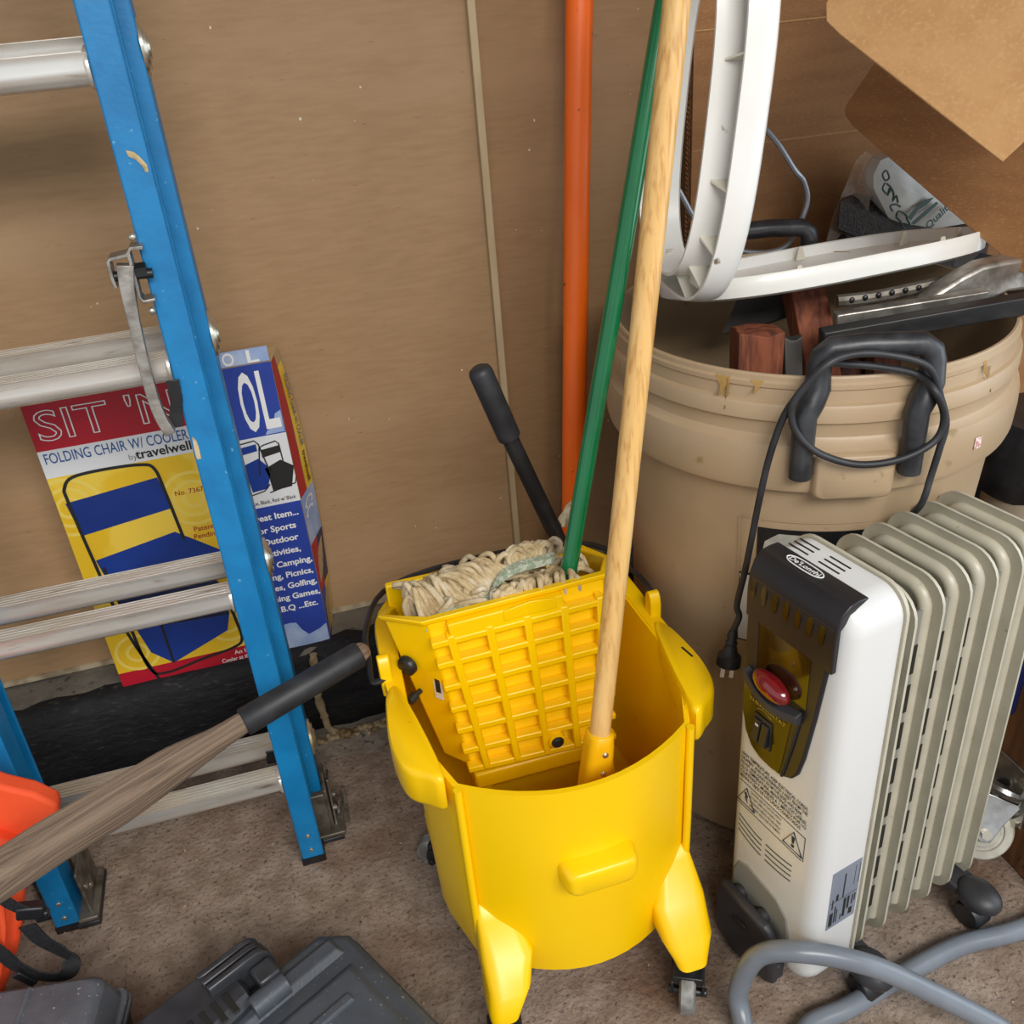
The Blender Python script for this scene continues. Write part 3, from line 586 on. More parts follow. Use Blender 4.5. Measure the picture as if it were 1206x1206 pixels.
for k in range(34):                                   # bundle fanned to the left
    b = bandp[int(NB * .06 + (NB * .36) * k / 33)]; t = k / 33; d = .052 + J(.008)
    tip = V((0.1012,1.055,0.5246)).lerp(V((0.1651,1.085,0.5078)), t) + V((J(.010), J(.012), J(.009)))
    b = b + V((-.003, .006, -.006)); strand([b, b + V((-.008, .012 + J(.004), .008 + J(.004))), (b + tip) / 2 + V((-.004, .004, .014 - .008 * t + J(.004))), tip + V((J(.003), 0, .006 + J(.004))), tip + V((-.007 + J(.004), .004, -.014 + J(.005))), tip + V((-.002, .006, -.045))])
for k in range(32):                                   # bundle fanned up and back
    t = k / 31; b = bandp[int(NB * (.44 + .30 * t))]
    tip = V((0.1501,1.085,0.5147)).lerp(V((0.2145,1.1,0.5201)), t) + V((J(.010), J(.012), J(.010)))
    b = b + V((-.003, .006, -.006)); strand([b, b + V((-.010, .010, .009 + J(.004))), (b + tip) / 2 + V((-.004, .006, .012 + J(.005))), tip + V((0, 0, .003)), tip + V((-.014 + J(.004), .004, -.008 + J(.006)))])
for k in range(34):                                   # short strings hanging to the near lip
    t = k / 33; b = bandp[int(NB * (.44 + .54 * t))]; y1 = 1.012 + J(.006)
    e = V((b.x + .014 + J(.012), y1, .523 + J(.004)))
    b = b + V((.002, -.004, -.006)); strand([b + V((0, -.004, 0)), b + V((.005 + J(.008), -.011, -.002 + J(.005))), (b + e) / 2 + V((.004 + J(.007), -.006, .003 + J(.006))), e + V((J(.006), 0, .003)), e + V((J(.006), .002, -.03))])
for k in range(22):                                   # curls at the far right end
    t = k / 21; b = bandp[int(NB * (.74 + .24 * t))]
    c = b + V((J(.016), .018 + J(.008), .010 + J(.005))); r = .008 + R_.random() * .005
    strand([b, c + V((-r, 0, 0)), c + V((0, .004, r)), c + V((r, .004, 0)), c + V((.004, 0, -r))], .0042)
for k in range(8):
    strand([(.335, 1.09 + J(.01), .56), (.345 + J(.005), 1.10, .572 + J(.004)), (.362 + J(.006), 1.11, .575 + J(.005)), (.372, 1.115, .562 + J(.006))], .0042)
for k in range(60):                                   # filling inside the basket
    x = R_.uniform(.11, .34); y = R_.uniform(1.03, 1.11); strand([(x, y, .505 + J(.012)), (x + J(.04), y + J(.02), .510 + J(.010)), (x + J(.06), y + J(.02), .48)])
o = build('mop_strings', ya, 'yarn', mp, sharp=80); o['kind'] = 'stuff'

# ---------------------------------------------------------------- second mop, wooden pole in a yellow clamp
wm = thing('wooden_mop_pole', (.29, .85, .34), 'pale wooden mop pole with yellow riveted clamp standing in bucket', 'mop pole')
wa, wbt = V((0.2915,0.84,0.3937)), V((.431, .935, 1.206)); wd = (wbt - wa).normalized()
build('pole', MB().tube([wa, wa + wd * .12, wa + wd * .5, wbt, wbt + wd * .3], [.0132, .0136, .0136, .0136, .0136], 18), 'wood', wm)
cl = wa - wd * .06; sx_ = V((1, 0, 0)) - wd * wd.x; sx_.normalize(); sy_ = wd.cross(sx_)
clamp = MB(); clamp.loft([[p + sx_ * x * w + sy_ * y * w for x, y in rrect(.033, .033, .010, 5)] for p, w in ((wa - wd * .16, 1.2), (wa - wd * .06, 1.16), (wa - wd * .01, 1.06), (wa + wd * .006, .98), (wa + wd * .008, .84))])
cp = build('clamp', clamp, 'yellow_in', wm, sharp=45)
build('clamp_fin', MB().prism([wa + sx_ * .016 - wd * .01, wa + sx_ * .03 - wd * .07, wa + sx_ * .03 - wd * .15, wa + sx_ * .012 - wd * .15], sy_ * .004), 'yellow_in', cp, bevel=.001)
for k in (.016, .044): build('rivet', MB().ball(wa - wd * k - sy_ * .0175 + sx_ * .003 if sy_.y > 0 else wa - wd * k + sy_ * .0175 + sx_ * .003, (.0045, .003, .0045), 12, 8), 'rivet', cp)
build('mop_strip', MB().box(wa - wd * .185 + V((0, .0, 0)), (.10, .035, .03)), 'yarn', wm, bevel=.01)

# ---------------------------------------------------------------- orange pole against the wall
op = thing('orange_pole', (.41, 1.37, 0), 'long orange painted pole leaning on the wall behind the bucket', 'pole')
oa, ob_ = V((.412, 1.345, .012)), V((.528, 1.482, 1.20)); od = (ob_ - oa).normalized()
build('shaft', MB().tube([oa, oa + od * .6, ob_, ob_ + od * .24], .0205, 22), 'orange', op)
build('tip', MB().tube([oa - od * .008, oa + od * .012], .0215, 18), 'blackp', op)

# ---------------------------------------------------------------- trash can
CX, CY = .717, 1.12
tc = thing('trash_can', (CX, CY, 0), 'large beige plastic trash can with black handles full of wood scraps', 'trash can')
prof = [(.20, .004), (.232, .0), (.240, .006), (.2425, .02), (.2425, .30), (.2435, .42), (.2585, .64), (.2615, .656), (.270, .660), (.2775, .664), (.2800, .672), (.2812, .70), (.2805, .718), (.2785, .726), (.272, .731), (.2695, .735), (.2690, .748), (.2705, .752), (.2745, .755), (.2745, .772), (.2725, .776), (.2675, .778), (.2668, .793), (.2690, .795), (.2690, .8005), (.2665, .803), (.2660, .808), (.2645, .810), (.2615, .810), (.2600, .807), (.2590, .79), (.2590, .70), (.2520, .62), (.238, .42), (.234, .03), (.05, .025)]
build('can_body', MB().lathe(prof, (CX, CY, 0), 96, cap=(True, True)), 'can', tc, sharp=28)
def cpt(a, r, z): return V((CX + r * math.cos(math.radians(a)), CY + r * math.sin(math.radians(a)), z))
def body_r(z): return .2435 + (z - .42) / .22 * .015 if z > .42 else .2425
def patch(name, a0, a1, z0, z1, m, parent, off=.0012, rf=None, na=14):
    rf = rf or body_r; mb = MB(); rings = []
    for j in range(5):
        z = z0 + (z1 - z0) * j / 4; rings.append([cpt(a0 + (a1 - a0) * i / na, rf(z) + off, z) for i in range(na + 1)])
    return build(name, mb.loft(rings, closed=False, cap=(False, False)), m, parent)
for ca, nm in ((-108.3, 'front'), (71.7, 'back')):
    nv = V((math.cos(math.radians(ca)), math.sin(math.radians(ca)), 0)); tv = V((-nv.y, nv.x, 0)); c0 = V((CX, CY, 0))
    def H(t, r, z): return c0 + nv * r + tv * t + V((0, 0, z))
    hw = .0635
    k_ = .015 if nm == 'front' else 0
    pts = [H(-hw, .283, .692), H(-hw, .283, .74), H(-hw, .2825, .770), H(-hw + k_ * .5, .277, .785), H(-hw + k_, .270, .800), H(-hw + k_, .266, .826), H(-hw + k_ + .003, .2655, .837), H(-hw + k_ + .013, .265, .8455), H(0, .265, .8475), H(hw + k_ - .013, .265, .8455), H(hw + k_ - .003, .2655, .837), H(hw + k_, .266, .826), H(hw + k_, .270, .800), H(hw + k_ * .5, .277, .785), H(hw, .2825, .770), H(hw, .283, .74), H(hw, .283, .692)]
    build('carry_handle', MB().tube(pts, [.0138, .0138, .0140, .0152, .0150] + [.0140] * 7 + [.0150, .0152, .0140, .0138, .0138], 14), 'handle_blk', tc, sharp=60)
    lugb = MB(); lugb.loft([[H(x, r, z) for x, z in rrect(.092 * s, .058 * s, .010, 4)] for r, s in ((.262, 1.06), (.281, 1.04), (.287, .98), (.289, .92))]); 
    for v in lugb.v: v.z += .690
    build('handle_lug', lugb, 'can', tc, sharp=45)
lab = patch('front_label', -131, -88, .43, .596, 'label_blk', tc)
patch('panel_line', -136.5, -86, .608, .6095, 'can', tc, .002); patch('panel_line', -136.5, -136.1, .40, .608, 'can', tc, .002, na=2)
patch('label_print', -135.8, -132.2, .40, .515, 'paper', tc, .0016, na=4); patch('label_border', -136.0, -132, .397, .518, 'label_blk', tc, .0010, na=4)
mk = MB(); rings = []
for j, (z, a0, a1) in enumerate(((.52, -129.5, -114), (.56, -129.3, -114.2), (.575, -128.8, -114.6), (.582, -127, -115.5), (.589, -125, -117.5))):
    rings.append([cpt(a0 + (a1 - a0) * i / 10, body_r(z) + .002, z) for i in range(11)])
build('label_picture', mk.loft(rings, closed=False, cap=(False, False)), 'mask', lab)
patch('price_sticker', -74.6, -72.0, .691, .707, 'pink', tc, .001, lambda z: .2812, 3)
rr = lambda z: .2668
for a, w, z0, z1 in ((-142, 2.0, .780, .803), (-140.6, .5, .762, .80), (-133, 1.7, .790, .803), (-72, .8, .779, .80), (-69.4, .35, .757, .79)):
    build('amber_drip', MB().prism([cpt(a + dx * w, .2692 if dz > .30 else (.2692 + (.2755 - .2692) * min(1, (.30 - dz) / .12)), z0 + (z1 - z0) * dz) for dx, dz in ((-1, 1), (0, 1), (1, 1), (.75, .8), (.5, .52), (.32, .3), (.3, .12), (.05, 0), (-.2, .1), (-.35, .35), (-.6, .6), (-.85, .8))], (0, 0, .0003)), 'resin', tc)

# ---------------------------------------------------------------- what stands in the can
def post(name, a, b, w, d, m, label, cat, xdir=(1, 0, 0), group=None, rough=.0015, bev=.0015):
    a, b = V(a), V(b); t = (b - a).normalized(); x = V(xdir); x = (x - t * x.dot(t)).normalized(); y = t.cross(x); mb = MB(); n = 7; rings = []
    for i in range(n + 1):
        p = a.lerp(b, i / n); r = []
        for sx, sy in ((-1, -1), (-.33, -1.03), (.33, -1.0), (1, -1), (1, 0), (1, 1), (0, 1), (-1, 1), (-1, 0)):
            e = t * (R_.uniform(-.004, .006) if i == n else 0)
            r.append(p + x * (sx * w / 2 + R_.uniform(-rough, rough)) + y * (sy * d / 2 + R_.uniform(-rough, rough)) + e)
        rings.append(r)
    o = build(name, mb.loft(rings), m, sharp=25, bevel=bev); tag(o, label, cat, group); return o
GW = 'wood scraps in the can'
post('wood_block', (.600, 1.02, .03), (0.6201,1.083,0.8), .060, .055, 'redwood', 'short rough redwood block with splintered top standing in can', 'wood block', (1, -.3, 0), GW)
post('wood_block', (.775, .965, .30), (0.7392,1.17,0.818), .052, .036, 'redwood', 'tall leaning redwood block under the white seat lid', 'wood block', (1, -.1, 0), GW)
post('wood_block', (.535, 1.13, .60), (.640, 1.03, .668), .075, .06, 'redwood_dk', 'dark rounded log end low at the left inside the can', 'wood block', (0, 0, 1), GW, bev=.018)
post('wood_board', (.66, .93, .28), (0.8409,1.16,0.7245), .060, .02, 'redwood_dk', 'thin dark redwood board right of the leaning block', 'board', (1, 0, .1), GW)
post('wood_board', (.80, .97, .35), (0.8495,1.12,0.7231), .050, .02, 'redwood_dk', 'second dark redwood board behind the front can handle', 'board', (1, .2, .1), GW)
post('plastic_strip', (.655, .98, .30), (0.6595,1.06,0.7888), .026, .014, 'blade', 'dark grey plastic strip between two redwood blocks', 'strip')
o = build('plastic_sheet', MB().prism([(0.6304,1.2,0.7546),(0.6527,1.2,0.8035),(0.6962,1.2,0.8041),(0.7306,1.2,0.805),(0.7458,1.2,0.7885),(0.738,1.2,0.7638),(0.7062,1.2,0.7587),(0.6717,1.2,0.754)], (.01, .006, -.004)), 'blade', bevel=.001)
tag(o, 'grey plastic sheet with slanted edge standing inside the can', 'sheet')
# scrap bed that the pieces stand on
o = build('scrap_bed', MB().lathe([(0, .30), (.12, .31), (.18, .27), (.225, .22), (.226, .032), (0, .03)], (CX, CY, 0), 24), 'redwood_dk'); o['kind'] = 'stuff'; tag(o, 'dark heap of wood scraps filling the bottom of trash can', 'wood scraps')
# steel bar and cast clamp lying over the rim
a, b = V((.665, 1.00, .806)), V((1.04, .925, .835))
o = build('steel_bar', MB().box((a + b) / 2, ((b - a).length, .022, .024), frame((b - a).cross(V((0, 1, 0))), b - a)), 'bar', bevel=.002); tag(o, 'blackened flat steel bar lying across the right rim of can', 'bar')
kc = thing('bar_clamp', (.85, 1.0, .84), 'cast aluminium bar clamp with toothed rack lying over can rim', 'clamp')
f0, f1 = V((0.7095,1.04,0.81)), V((0.9053,1,0.8219)); fm = f1 - f0
build('clamp_bar', MB().box((f0 + f1) / 2, (fm.length, .018, .022), frame(fm.cross(V((0, 1, 0))), fm)), 'alu_dull', kc, bevel=.002)
h0, h1 = V((0.75,1.1,0.8126)), V((0.9282,1.06,0.8298)); rk = build('rack', MB().tube(spl([h0, h0.lerp(h1, .3) + V((0, 0, -.004)), h0.lerp(h1, .7) + V((0, 0, -.002)), h1], 5), .0095, 10), 'alu_dirty', kc)
for k in range(8):
    build('rack_hole', MB().ball(h0.lerp(h1, .10 + .1 * k) + V((-.002, -.0085, .001)), (.0042, .003, .0042), 8, 6), 'blackp', rk)
build('jaw', MB().prism([(0.8284,1.02,0.8171),(0.8539,1.02,0.8336),(0.8838,1.02,0.8471),(0.9118,1.02,0.8564),(0.947,1.02,0.8579),(1.0209,1.02,0.8559),(1.0325,1.02,0.81),(0.9853,1.02,0.8128),(0.9606,1.02,0.8143),(0.9405,1.02,0.8082),(0.9347,1.02,0.7973),(0.9126,1.02,0.801),(0.9079,1.02,0.8111),(0.8707,1.02,0.8125)], (.004, .03, .002)), 'alu_dull', kc, bevel=.005)
build('dark_jaw_arm', MB().prism([(0.9562,1.045,0.7865),(0.9815,1.045,0.7969),(1.0601,1.045,0.7903),(1.0689,1.045,0.7555),(0.995,1.045,0.7678)], (.004, .02, .002)), 'bar', kc, bevel=.002)  # dark steel arm under the jaw

# ---------------------------------------------------------------- white toilet seat with its lid, open on top of the can
ts = thing('toilet_seat', (.53, 1.12, .82), 'white plastic toilet seat opened upright with its lid across the can', 'toilet seat')
# lid: a shallow oval tray, hollow side up
LC = V((.772, 1.180, .827)); e1 = V((1, .06, .006)).normalized(); e2 = V((0, 1, -.235)); e2 = (e2 - e1 * e2.dot(e1)).normalized(); e3 = e1.cross(e2)
def oval(a, b, z, n=56, p=2.9):
    o = []
    for k in range(n):
        t = 6.28318 * k / n; c, s = math.cos(t), math.sin(t)
        o.append(LC + e1 * (a * math.copysign(abs(c) ** (2 / p), c)) + e2 * (b * math.copysign(abs(s) ** (2 / p), s)) + e3 * z)
    return o
build('lid', MB().loft([oval(.10, .07, 0), oval(.222, .139, .0005), oval(.2295, .146, .004), oval(.2315, .1475, .014), oval(.232, .148, .028), oval(.2305, .1465, .0295), oval(.228, .144, .028), oval(.226, .142, .012), oval(.20, .12, .006), oval(.10, .07, .004)]), 'seat', ts, sharp=50)
for t in (-2.1, -1.0, -.35, .45, 1.3, 2.2):
    p = LC + e1 * .218 * math.cos(t) + e2 * .134 * math.sin(t) + e3 * .018
    build('bumper', MB().prism([p + e1 * .009 - e3 * .008, p - e1 * .009 - e3 * .008, p - e1 * .002 + e3 * .013, p + e1 * .004 + e3 * .013], e2 * .004), 'seat_in', ts, bevel=.001)
# ring: a channel section swept round an oval, open side to the left
rq = V((-.08, -.9968, 0)); rn = V((.9968, -.08, -.10)).normalized(); rv = rn.cross(rq).normalized()
rv = rv if rv.z > 0 else -rv
RO = V((.53, 1.12, .838))
def rp(s, v, d): return RO + rq * s + rv * v + rn * d
ring_c = []
def oval_pt(t, e=0):
    a, b, p = .137 - e, .222 - e, 2.9; c, s = math.cos(t), math.sin(t)
    x = a * math.copysign(abs(c) ** (2 / p), c); y = b * math.copysign(abs(s) ** (2 / p), s)
    return (.004 + x, .240 + y)
rings = []
NR = 72
for k in range(NR):
    t = 6.28318 * k / NR
    o0, o1, o2, o3 = oval_pt(t, 0), oval_pt(t, .0035), oval_pt(t, .030), oval_pt(t, .0335)
    hi, lo = .018, -.020; tp = .013
    rings.append([rp(*o0, lo), rp(*oval_pt(t, -.002), -.002), rp(*o0, tp), rp(*oval_pt(t, .006), hi), rp(*oval_pt(t, .026), hi), rp(*o3, tp), rp(*o3, -.042), rp(*o2, -.042), rp(*o2, .008), rp(*o1, .008), rp(*o1, lo)])
sr = build('seat_ring', MB().loft(rings, loop=True), 'seat', ts, sharp=50)
for k in range(16):
    t = 6.28318 * (k + .5) / 16; A, B = oval_pt(t, .003), oval_pt(t, .031); w = V((0, 0, 0))
    p0, p1 = rp(*A, .006), rp(*B, .006); tt = (V(rp(*oval_pt(t + .02, .02), 0)) - V(rp(*oval_pt(t - .02, .02), 0))).normalized() * .0013
    build('stiffening_rib', MB().prism([p0 - tt, p1 - tt, p1 - rn * .036 - tt, p0 - rn * .024 - tt], tt * 2), 'seat_in', sr)
for s in (-.06, .06):
    h_ = MB(); h_.tube([rp(s - .02, .055, -.010), rp(s + .02, .055, -.010)], .006, 14); h_.box(rp(s, .052, -.008), (.03, .02, .012), frame(rn, rq)); build('hinge', h_, 'seat_in', ts, bevel=.002)

# ---------------------------------------------------------------- behind the can: flat carton, cable, case, bag
fc = thing('flat_carton', (1.3, 1.49, .196), 'brown flattened cardboard carton leaning on wall behind the can', 'cardboard')
build('front_sheet', MB().box((1.31, 1.473, .667), (1.206, .005, .936)), 'cardboard', fc)
build('top_flap', MB().prism([(.706, 1.4685, 1.1385), (1.913, 1.4685, 1.1385), (1.913, 1.502, 1.70), (.706, 1.502, 1.70)], (0, .005, 0)), 'cardboard', fc)
build('crease', MB().tube([(.707, 1.4700, 1.1365), (1.913, 1.4700, 1.1365)], .0022, 6), 'cardboard_lt', fc)
build('crease', MB().tube([(.707, 1.4702, .962), (1.913, 1.4702, .955)], .0009, 6), 'cardboard_lt', fc)
eb = MB()
for k in range(120): eb.tube([(.7032, 1.4765, .2 + k * .0078), (.7032, 1.4825, .204 + k * .0078)], .0015, 5)
build('corrugated_edge', MB().box((.7045, 1.479, .667), (.003, .009, .936)), 'cardboard_dk', fc); o = build('flutes', eb, 'cardboard', fc); o['kind'] = 'stuff'
build('back_sheet', MB().box((1.31, 1.486, .667), (1.206, .004, .936)), 'cardboard', fc)
cbl = build('grey_cable', MB().tube(spl([(.60, 1.41, .79), (.634, 1.40, .815), (.628, 1.40, .89), (.640, 1.40, .935), (.691, 1.40, .856), (.735, 1.41, .825), (.768, 1.402, .808), (.82, 1.40, .80), (.854, 1.40, .812), (.880, 1.40, .868), (.872, 1.40, .905), (.852, 1.40, .928), (.82, 1.41, .975), (.785, 1.42, 1.005), (.74, 1.43, .99)], 6), .0046, 8), 'galv')
tag(cbl, 'loop of stiff grey cable hanging behind the toilet seat', 'cable')
A0, B0 = V((0.93,1.385,0.8716)), V((1.1328,1.33,0.7655)); bkd = V((.11, .055, .012))
dkb = thing('storage_case', (1.1, 1.36, 0), 'dark brown leatherette case with slotted top behind the can', 'case')
build('lid_block', MB().prism([A0, B0, B0 + bkd, A0 + bkd * .4], (0, 0, -.048)), 'dkbox', dkb, bevel=.003)
for k in range(5):
    p = A0.lerp(B0, .08 + .07 * k) + bkd * .06; build('slot', MB().prism([p, p + (B0 - A0) * .035, p + (B0 - A0) * .035 + bkd * .5, p + bkd * .3], (0, 0, .0008)), 'blackp', dkb)
build('case_body', MB().prism([A0 + V((.03, 0, -.05)), B0 + V((.02, .0, -.05)), B0 + bkd + V((.08, -.03, -.06)), A0 + bkd * .4 + V((0, 0, -.06))], (0, 0, -.10)), 'blk_fabric', dkb, bevel=.004)
build('case_stand', MB().box((1.03, 1.39, .34), (.10, .05, .68)), 'blk_fabric', dkb, bevel=.004)
rl = build('fabric_roll', MB().tube([A0 + V((-.012, -.03, -.066)), A0.lerp(B0, .62) + V((-.012, -.03, -.062))], .021, 20), 'blk_fabric'); tag(rl, 'black fabric roll in front of the dark brown case', 'roll')
bg_ = thing('plastic_bag', (1.10, 1.37, .82), 'crumpled white plastic bag with green print on the dark case', 'bag')
BP = [(0.9876,1.37,0.9304),(0.978,1.37,0.9093),(0.981,1.37,0.8864),(0.9969,1.37,0.8628),(1.0167,1.37,0.8354),(1.0457,1.37,0.8146),(1.064,1.37,0.8021),(1.1102,1.37,0.8027),(1.1944,1.37,0.8024),(1.1616,1.37,0.8408),(1.105,1.37,0.8799),(1.0596,1.37,0.9111),(1.0205,1.37,0.9394)]
bb = MB(); cen = sum((V(p) for p in BP), V()) / len(BP); rings = []
for s, d in ((.985, .0), (1.0, .006), (.97, .03), (.8, .05)): rings.append([cen + (V(p) - cen) * (s + R_.uniform(-.015, .015)) + V((0, d, 0)) for p in BP])
rings = [[cen + (V(p) - cen) * s + V((R_.uniform(-.003, .003), -.014 * (1 - s) + R_.uniform(-.004, .002), 0)) for p in BP] for s in (.25, .5, .78)] + rings
build('bag_skin', bb.loft(rings), 'bag', bg_, sharp=40)
dq = V((0, -.019, 0))
for pts in ([(0.9878,1.37,0.9173),(0.9824,1.37,0.9114),(0.9884,1.37,0.9014),(0.9958,1.37,0.9044),(0.9896,1.37,0.9158)], [(0.989,1.37,0.8974),(0.9855,1.37,0.8885),(0.9962,1.37,0.8791),(1.0013,1.37,0.8878),(0.9924,1.37,0.8956)], [(0.9966,1.37,0.8763),(0.9995,1.37,0.8894),(1.0075,1.37,0.8776),(1.0074,1.37,0.8668),(1.0127,1.37,0.8742),(1.0176,1.37,0.8627)], [(1.0098,1.37,0.8501),(1.0037,1.37,0.8591),(1.0147,1.37,0.8604),(1.0235,1.37,0.8551)], [(1.0175,1.37,0.8408),(1.0212,1.37,0.8486),(1.0352,1.37,0.8412),(1.0398,1.37,0.8322),(1.046,1.37,0.823),(1.0353,1.37,0.8189),(1.027,1.37,0.8312),(1.0177,1.37,0.8394)]):
    build('bag_print', MB().tube(spl([V(p) + dq for p in pts], 3), .0016, 6), 'bag_ink', bg_)
build('bag_print', MB().prism([V(p) + dq for p in [(1.0391,1.37,0.8365),(1.0559,1.37,0.8535),(1.0709,1.37,0.8611),(1.0853,1.37,0.862),(1.0725,1.37,0.8513),(1.0572,1.37,0.8451),(1.0466,1.37,0.8299)]], (0, -.0006, 0)), 'bag_ink', bg_)
build('bag_print', MB().prism([V(p) + dq for p in [(1.0473,1.37,0.8256),(1.0708,1.37,0.8419),(1.0915,1.37,0.8543),(1.0954,1.37,0.851),(1.075,1.37,0.8357),(1.0544,1.37,0.8218)]], (0, -.0006, 0)), 'bag_ink', bg_)
q0, q1 = V((1.0807,1.37,0.8111)) + dq * 1.15, V((1.1227,1.37,0.8446)) + dq * 1.1; qx = (q1 - q0).normalized()
text('Quality', 'bag_ink', q0, qx, V((-qx.z, 0, qx.x)), bg_, .013, (q1 - q0).length, bold=.03)
fm_ = build('clear_film', MB().loft([[V(p) + V((0, R_.uniform(-.01, .01), 0)) for p in row] for row in ([(0.902,1.39,0.7419),(0.9315,1.39,0.8444),(0.9642,1.39,0.9277)], [(0.9435,1.39,0.7354),(0.9569,1.39,0.8312),(0.9811,1.39,0.9413)], [(0.9766,1.38,0.7477),(0.9758,1.38,0.8195),(0.9952,1.38,0.9254)])], closed=False, cap=(False, False)), 'film'); tag(fm_, 'crumpled clear plastic film beside the printed plastic bag', 'film')

# ---------------------------------------------------------------- open carton overhanging from the right
oc = thing('open_carton', (1.15, 1.1, 1.1), 'tilted open kraft carton at upper right with two hanging flaps', 'cardboard box')
def flap(A, B, Cx, depth, ext, name, m, curl):
    """rectangular carton flap with free edge A-B; returns the fold line"""
    A, B, Cx = V(A), V(B), V(Cx); n = (B - A).cross(Cx - A).normalized(); u = (B - A).normalized(); B = B + u * ext; v = n.cross(u)
    pts = [A + v * depth, A + v * curl * 1.4, A + u * .003 + v * curl * .75, A + u * .010 + v * curl * .32, A + u * .026 + v * curl * .04, A + u * .05, A.lerp(B, .6), B, B + v * depth]
    build(name, MB().prism(pts, n * .004), m, oc, bevel=.001); return A + v * depth, B + v * depth, n
h1a, h1b, n1 = flap((0.6628,1.0806,1.1735), (0.7659,0.8563,1.0288), (0.8417,0.9638,1.2194), .34, 0, 'upper_flap', 'cardboard_lt', .05)  # lit upper flap: its brightness over the lower one is put into the colour
h2a, h2b, n2 = flap((0.8527,1.2861,1.0213), (0.9774,1.0177,0.8379), (0.9703,1.0812,1.1042), .30, .10, 'lower_flap', 'cardboard', .012)
gx = V((.36, .02, .10)); q = [h1a, h1b, h2b, h2a]
for k in range(4):
    a, b = q[k], q[(k + 1) % 4]; nn = (b - a).cross(gx).normalized() * .004
    build('carton_wall', MB().prism([a, b, b + gx, a + gx], nn), 'cardboard', oc)
build('carton_base', MB().prism([p + gx for p in q], gx.normalized() * .004), 'cardboard', oc)

# ---------------------------------------------------------------- oil radiator
HO, HD, HL, UP = V((.482, .726, 0)), V((.974, .225, 0)).normalized(), V((-.225, .974, 0)).normalized(), V((0, 0, 1))
HM = Matrix((HD, HL, UP)).transposed()
def hx(a, b, z): return HO + HD * a + HL * b + UP * z
ht = thing('oil_radiator', (.60, .76, 0), 'white and putty oil filled radiator heater with dark control panel', 'heater')
ZC = .35
def cring(a, e, top=0, bot=0, r=.034):
    w, h = .162 - 2 * e, .622 - 2 * e - top - bot; z = .034 + e + bot + h / 2
    return [hx(a, -x, z + y) for x, y in rrect(w, h, max(.006, r - e * .6), 8)]
cs = [cring(-.002, .022, .03), cring(.0, .013, .016), cring(.004, .0065, .006), cring(.010, .0025), cring(.020, 0), cring(.073, 0), cring(.075, .002), cring(.075, .02)]
# front face bows slightly outward
def bow(rg):
    for p in rg: pass
    return rg
build('casing', MB().loft(cs), 'white', ht, sharp=40)
build('casing_back_rim', MB().loft([cring(.0745, -.003), cring(.0790, -.003), cring(.0790, .015)]), 'fin', ht, sharp=40)
def fpoly(pts, a, d): return MB().prism([hx(a, b, z) for b, z in pts], HD * d)
PAN = [(.066, .634), (.0665, .52), (.064, .43), (.058, .402), (.046, .384), (.030, .376), (.010, .3745), (-.010, .378), (-.024, .386), (-.033, .400), (-.040, .43), (-.050, .50), (-.058, .57), (-.064, .634)]
pan = build('control_panel', fpoly(PAN, -.0065, .010), 'charcoal', ht, bevel=.003)
hood = [(-.0075, .575), (-.0080, .612), (-.0060, .634), (.0, .650), (.010, .6585), (.022, .660), (.034, .6595), (.036, .657), (.02, .65), (.0, .63), (.0, .575)]
hb = MB(); hb.loft([[hx(a, b, z) for a, z in hood] for b in (.0675, .03, -.02, -.0655)]); build('panel_hood', hb, 'charcoal', pan, sharp=40, bevel=.0018)
for k in range(7):
    b = .0575 - .0175 * k; pts = [(b + .004 * math.cos(t), .6185 + .0135 * math.sin(t) * (1 if math.sin(t) > 0 else 1.15)) for t in [6.28318 * i / 12 for i in range(12)]]
    build('vent_hole', MB().prism([hx(-.0088 + max(0, (z - .619)) * .24, b_, z) for b_, z in pts], HD * .001), 'olive', pan)
build('amber_window', fpoly([(.060, .578), (-.036, .578), (-.036, .50), (-.030, .484), (.060, .484)], -.0072, .001), 'olive', pan)
build('window_cheek', fpoly([(.062, .585), (.045, .578), (.043, .50), (.060, .484)], -.0080, .001), 'charcoal', pan, bevel=.001)
build('amber_lower', fpoly([(.064, .478), (.0625, .432), (.054, .402), (.042, .386), (.026, .379), (-.004, .379), (-.008, .40), (-.018, .478)], -.0072, .001), 'olive2', pan)
build('panel_ridge', MB().tube([hx(-.007, -.0100, .381), hx(-.0075, -.020, .43), hx(-.0075, -.029, .482)], .0025, 6), 'charcoal', pan)
shf = MB(); shf.loft([[hx(a, .057 - .088 * t, .498 - .010 * math.sin(math.pi * t) + z - .010 * t) for a, z in ((-.006, .009), (-.016 - .006 * math.sin(math.pi * t), .006), (-.017 - .006 * math.sin(math.pi * t), -.004), (-.006, -.012))] for t in [i / 12 for i in range(13)]])
build('knob_shelf', shf, 'cover', pan, sharp=45, bevel=.001)
kn = build('thermostat_knob', MB().ball(hx(-.016, .010, .510), (.013, .0285, .0145), 22, 14, HM @ Matrix.Rotation(.16, 3, 'X')), 'red_knob', pan)
for k in range(0): build('knob_ridge', MB().tube([hx(-.026 - .0035 * (1 - abs(k - 1)), .018 - .012 * k, .510 + q * .0095) for q in (-1, 0, 1)], .0012, 6), 'red_knob', kn)
text('THERMOSTAT', 'ink_y', hx(-.0080, .052, .4585), -HL, UP, pan, .0052, .062, bold=.01)
sw = build('switch_recess', MB().box(hx(-.0078, .026, .424), (.003, .030, .044), HM), 'blackp', pan, bevel=.001)
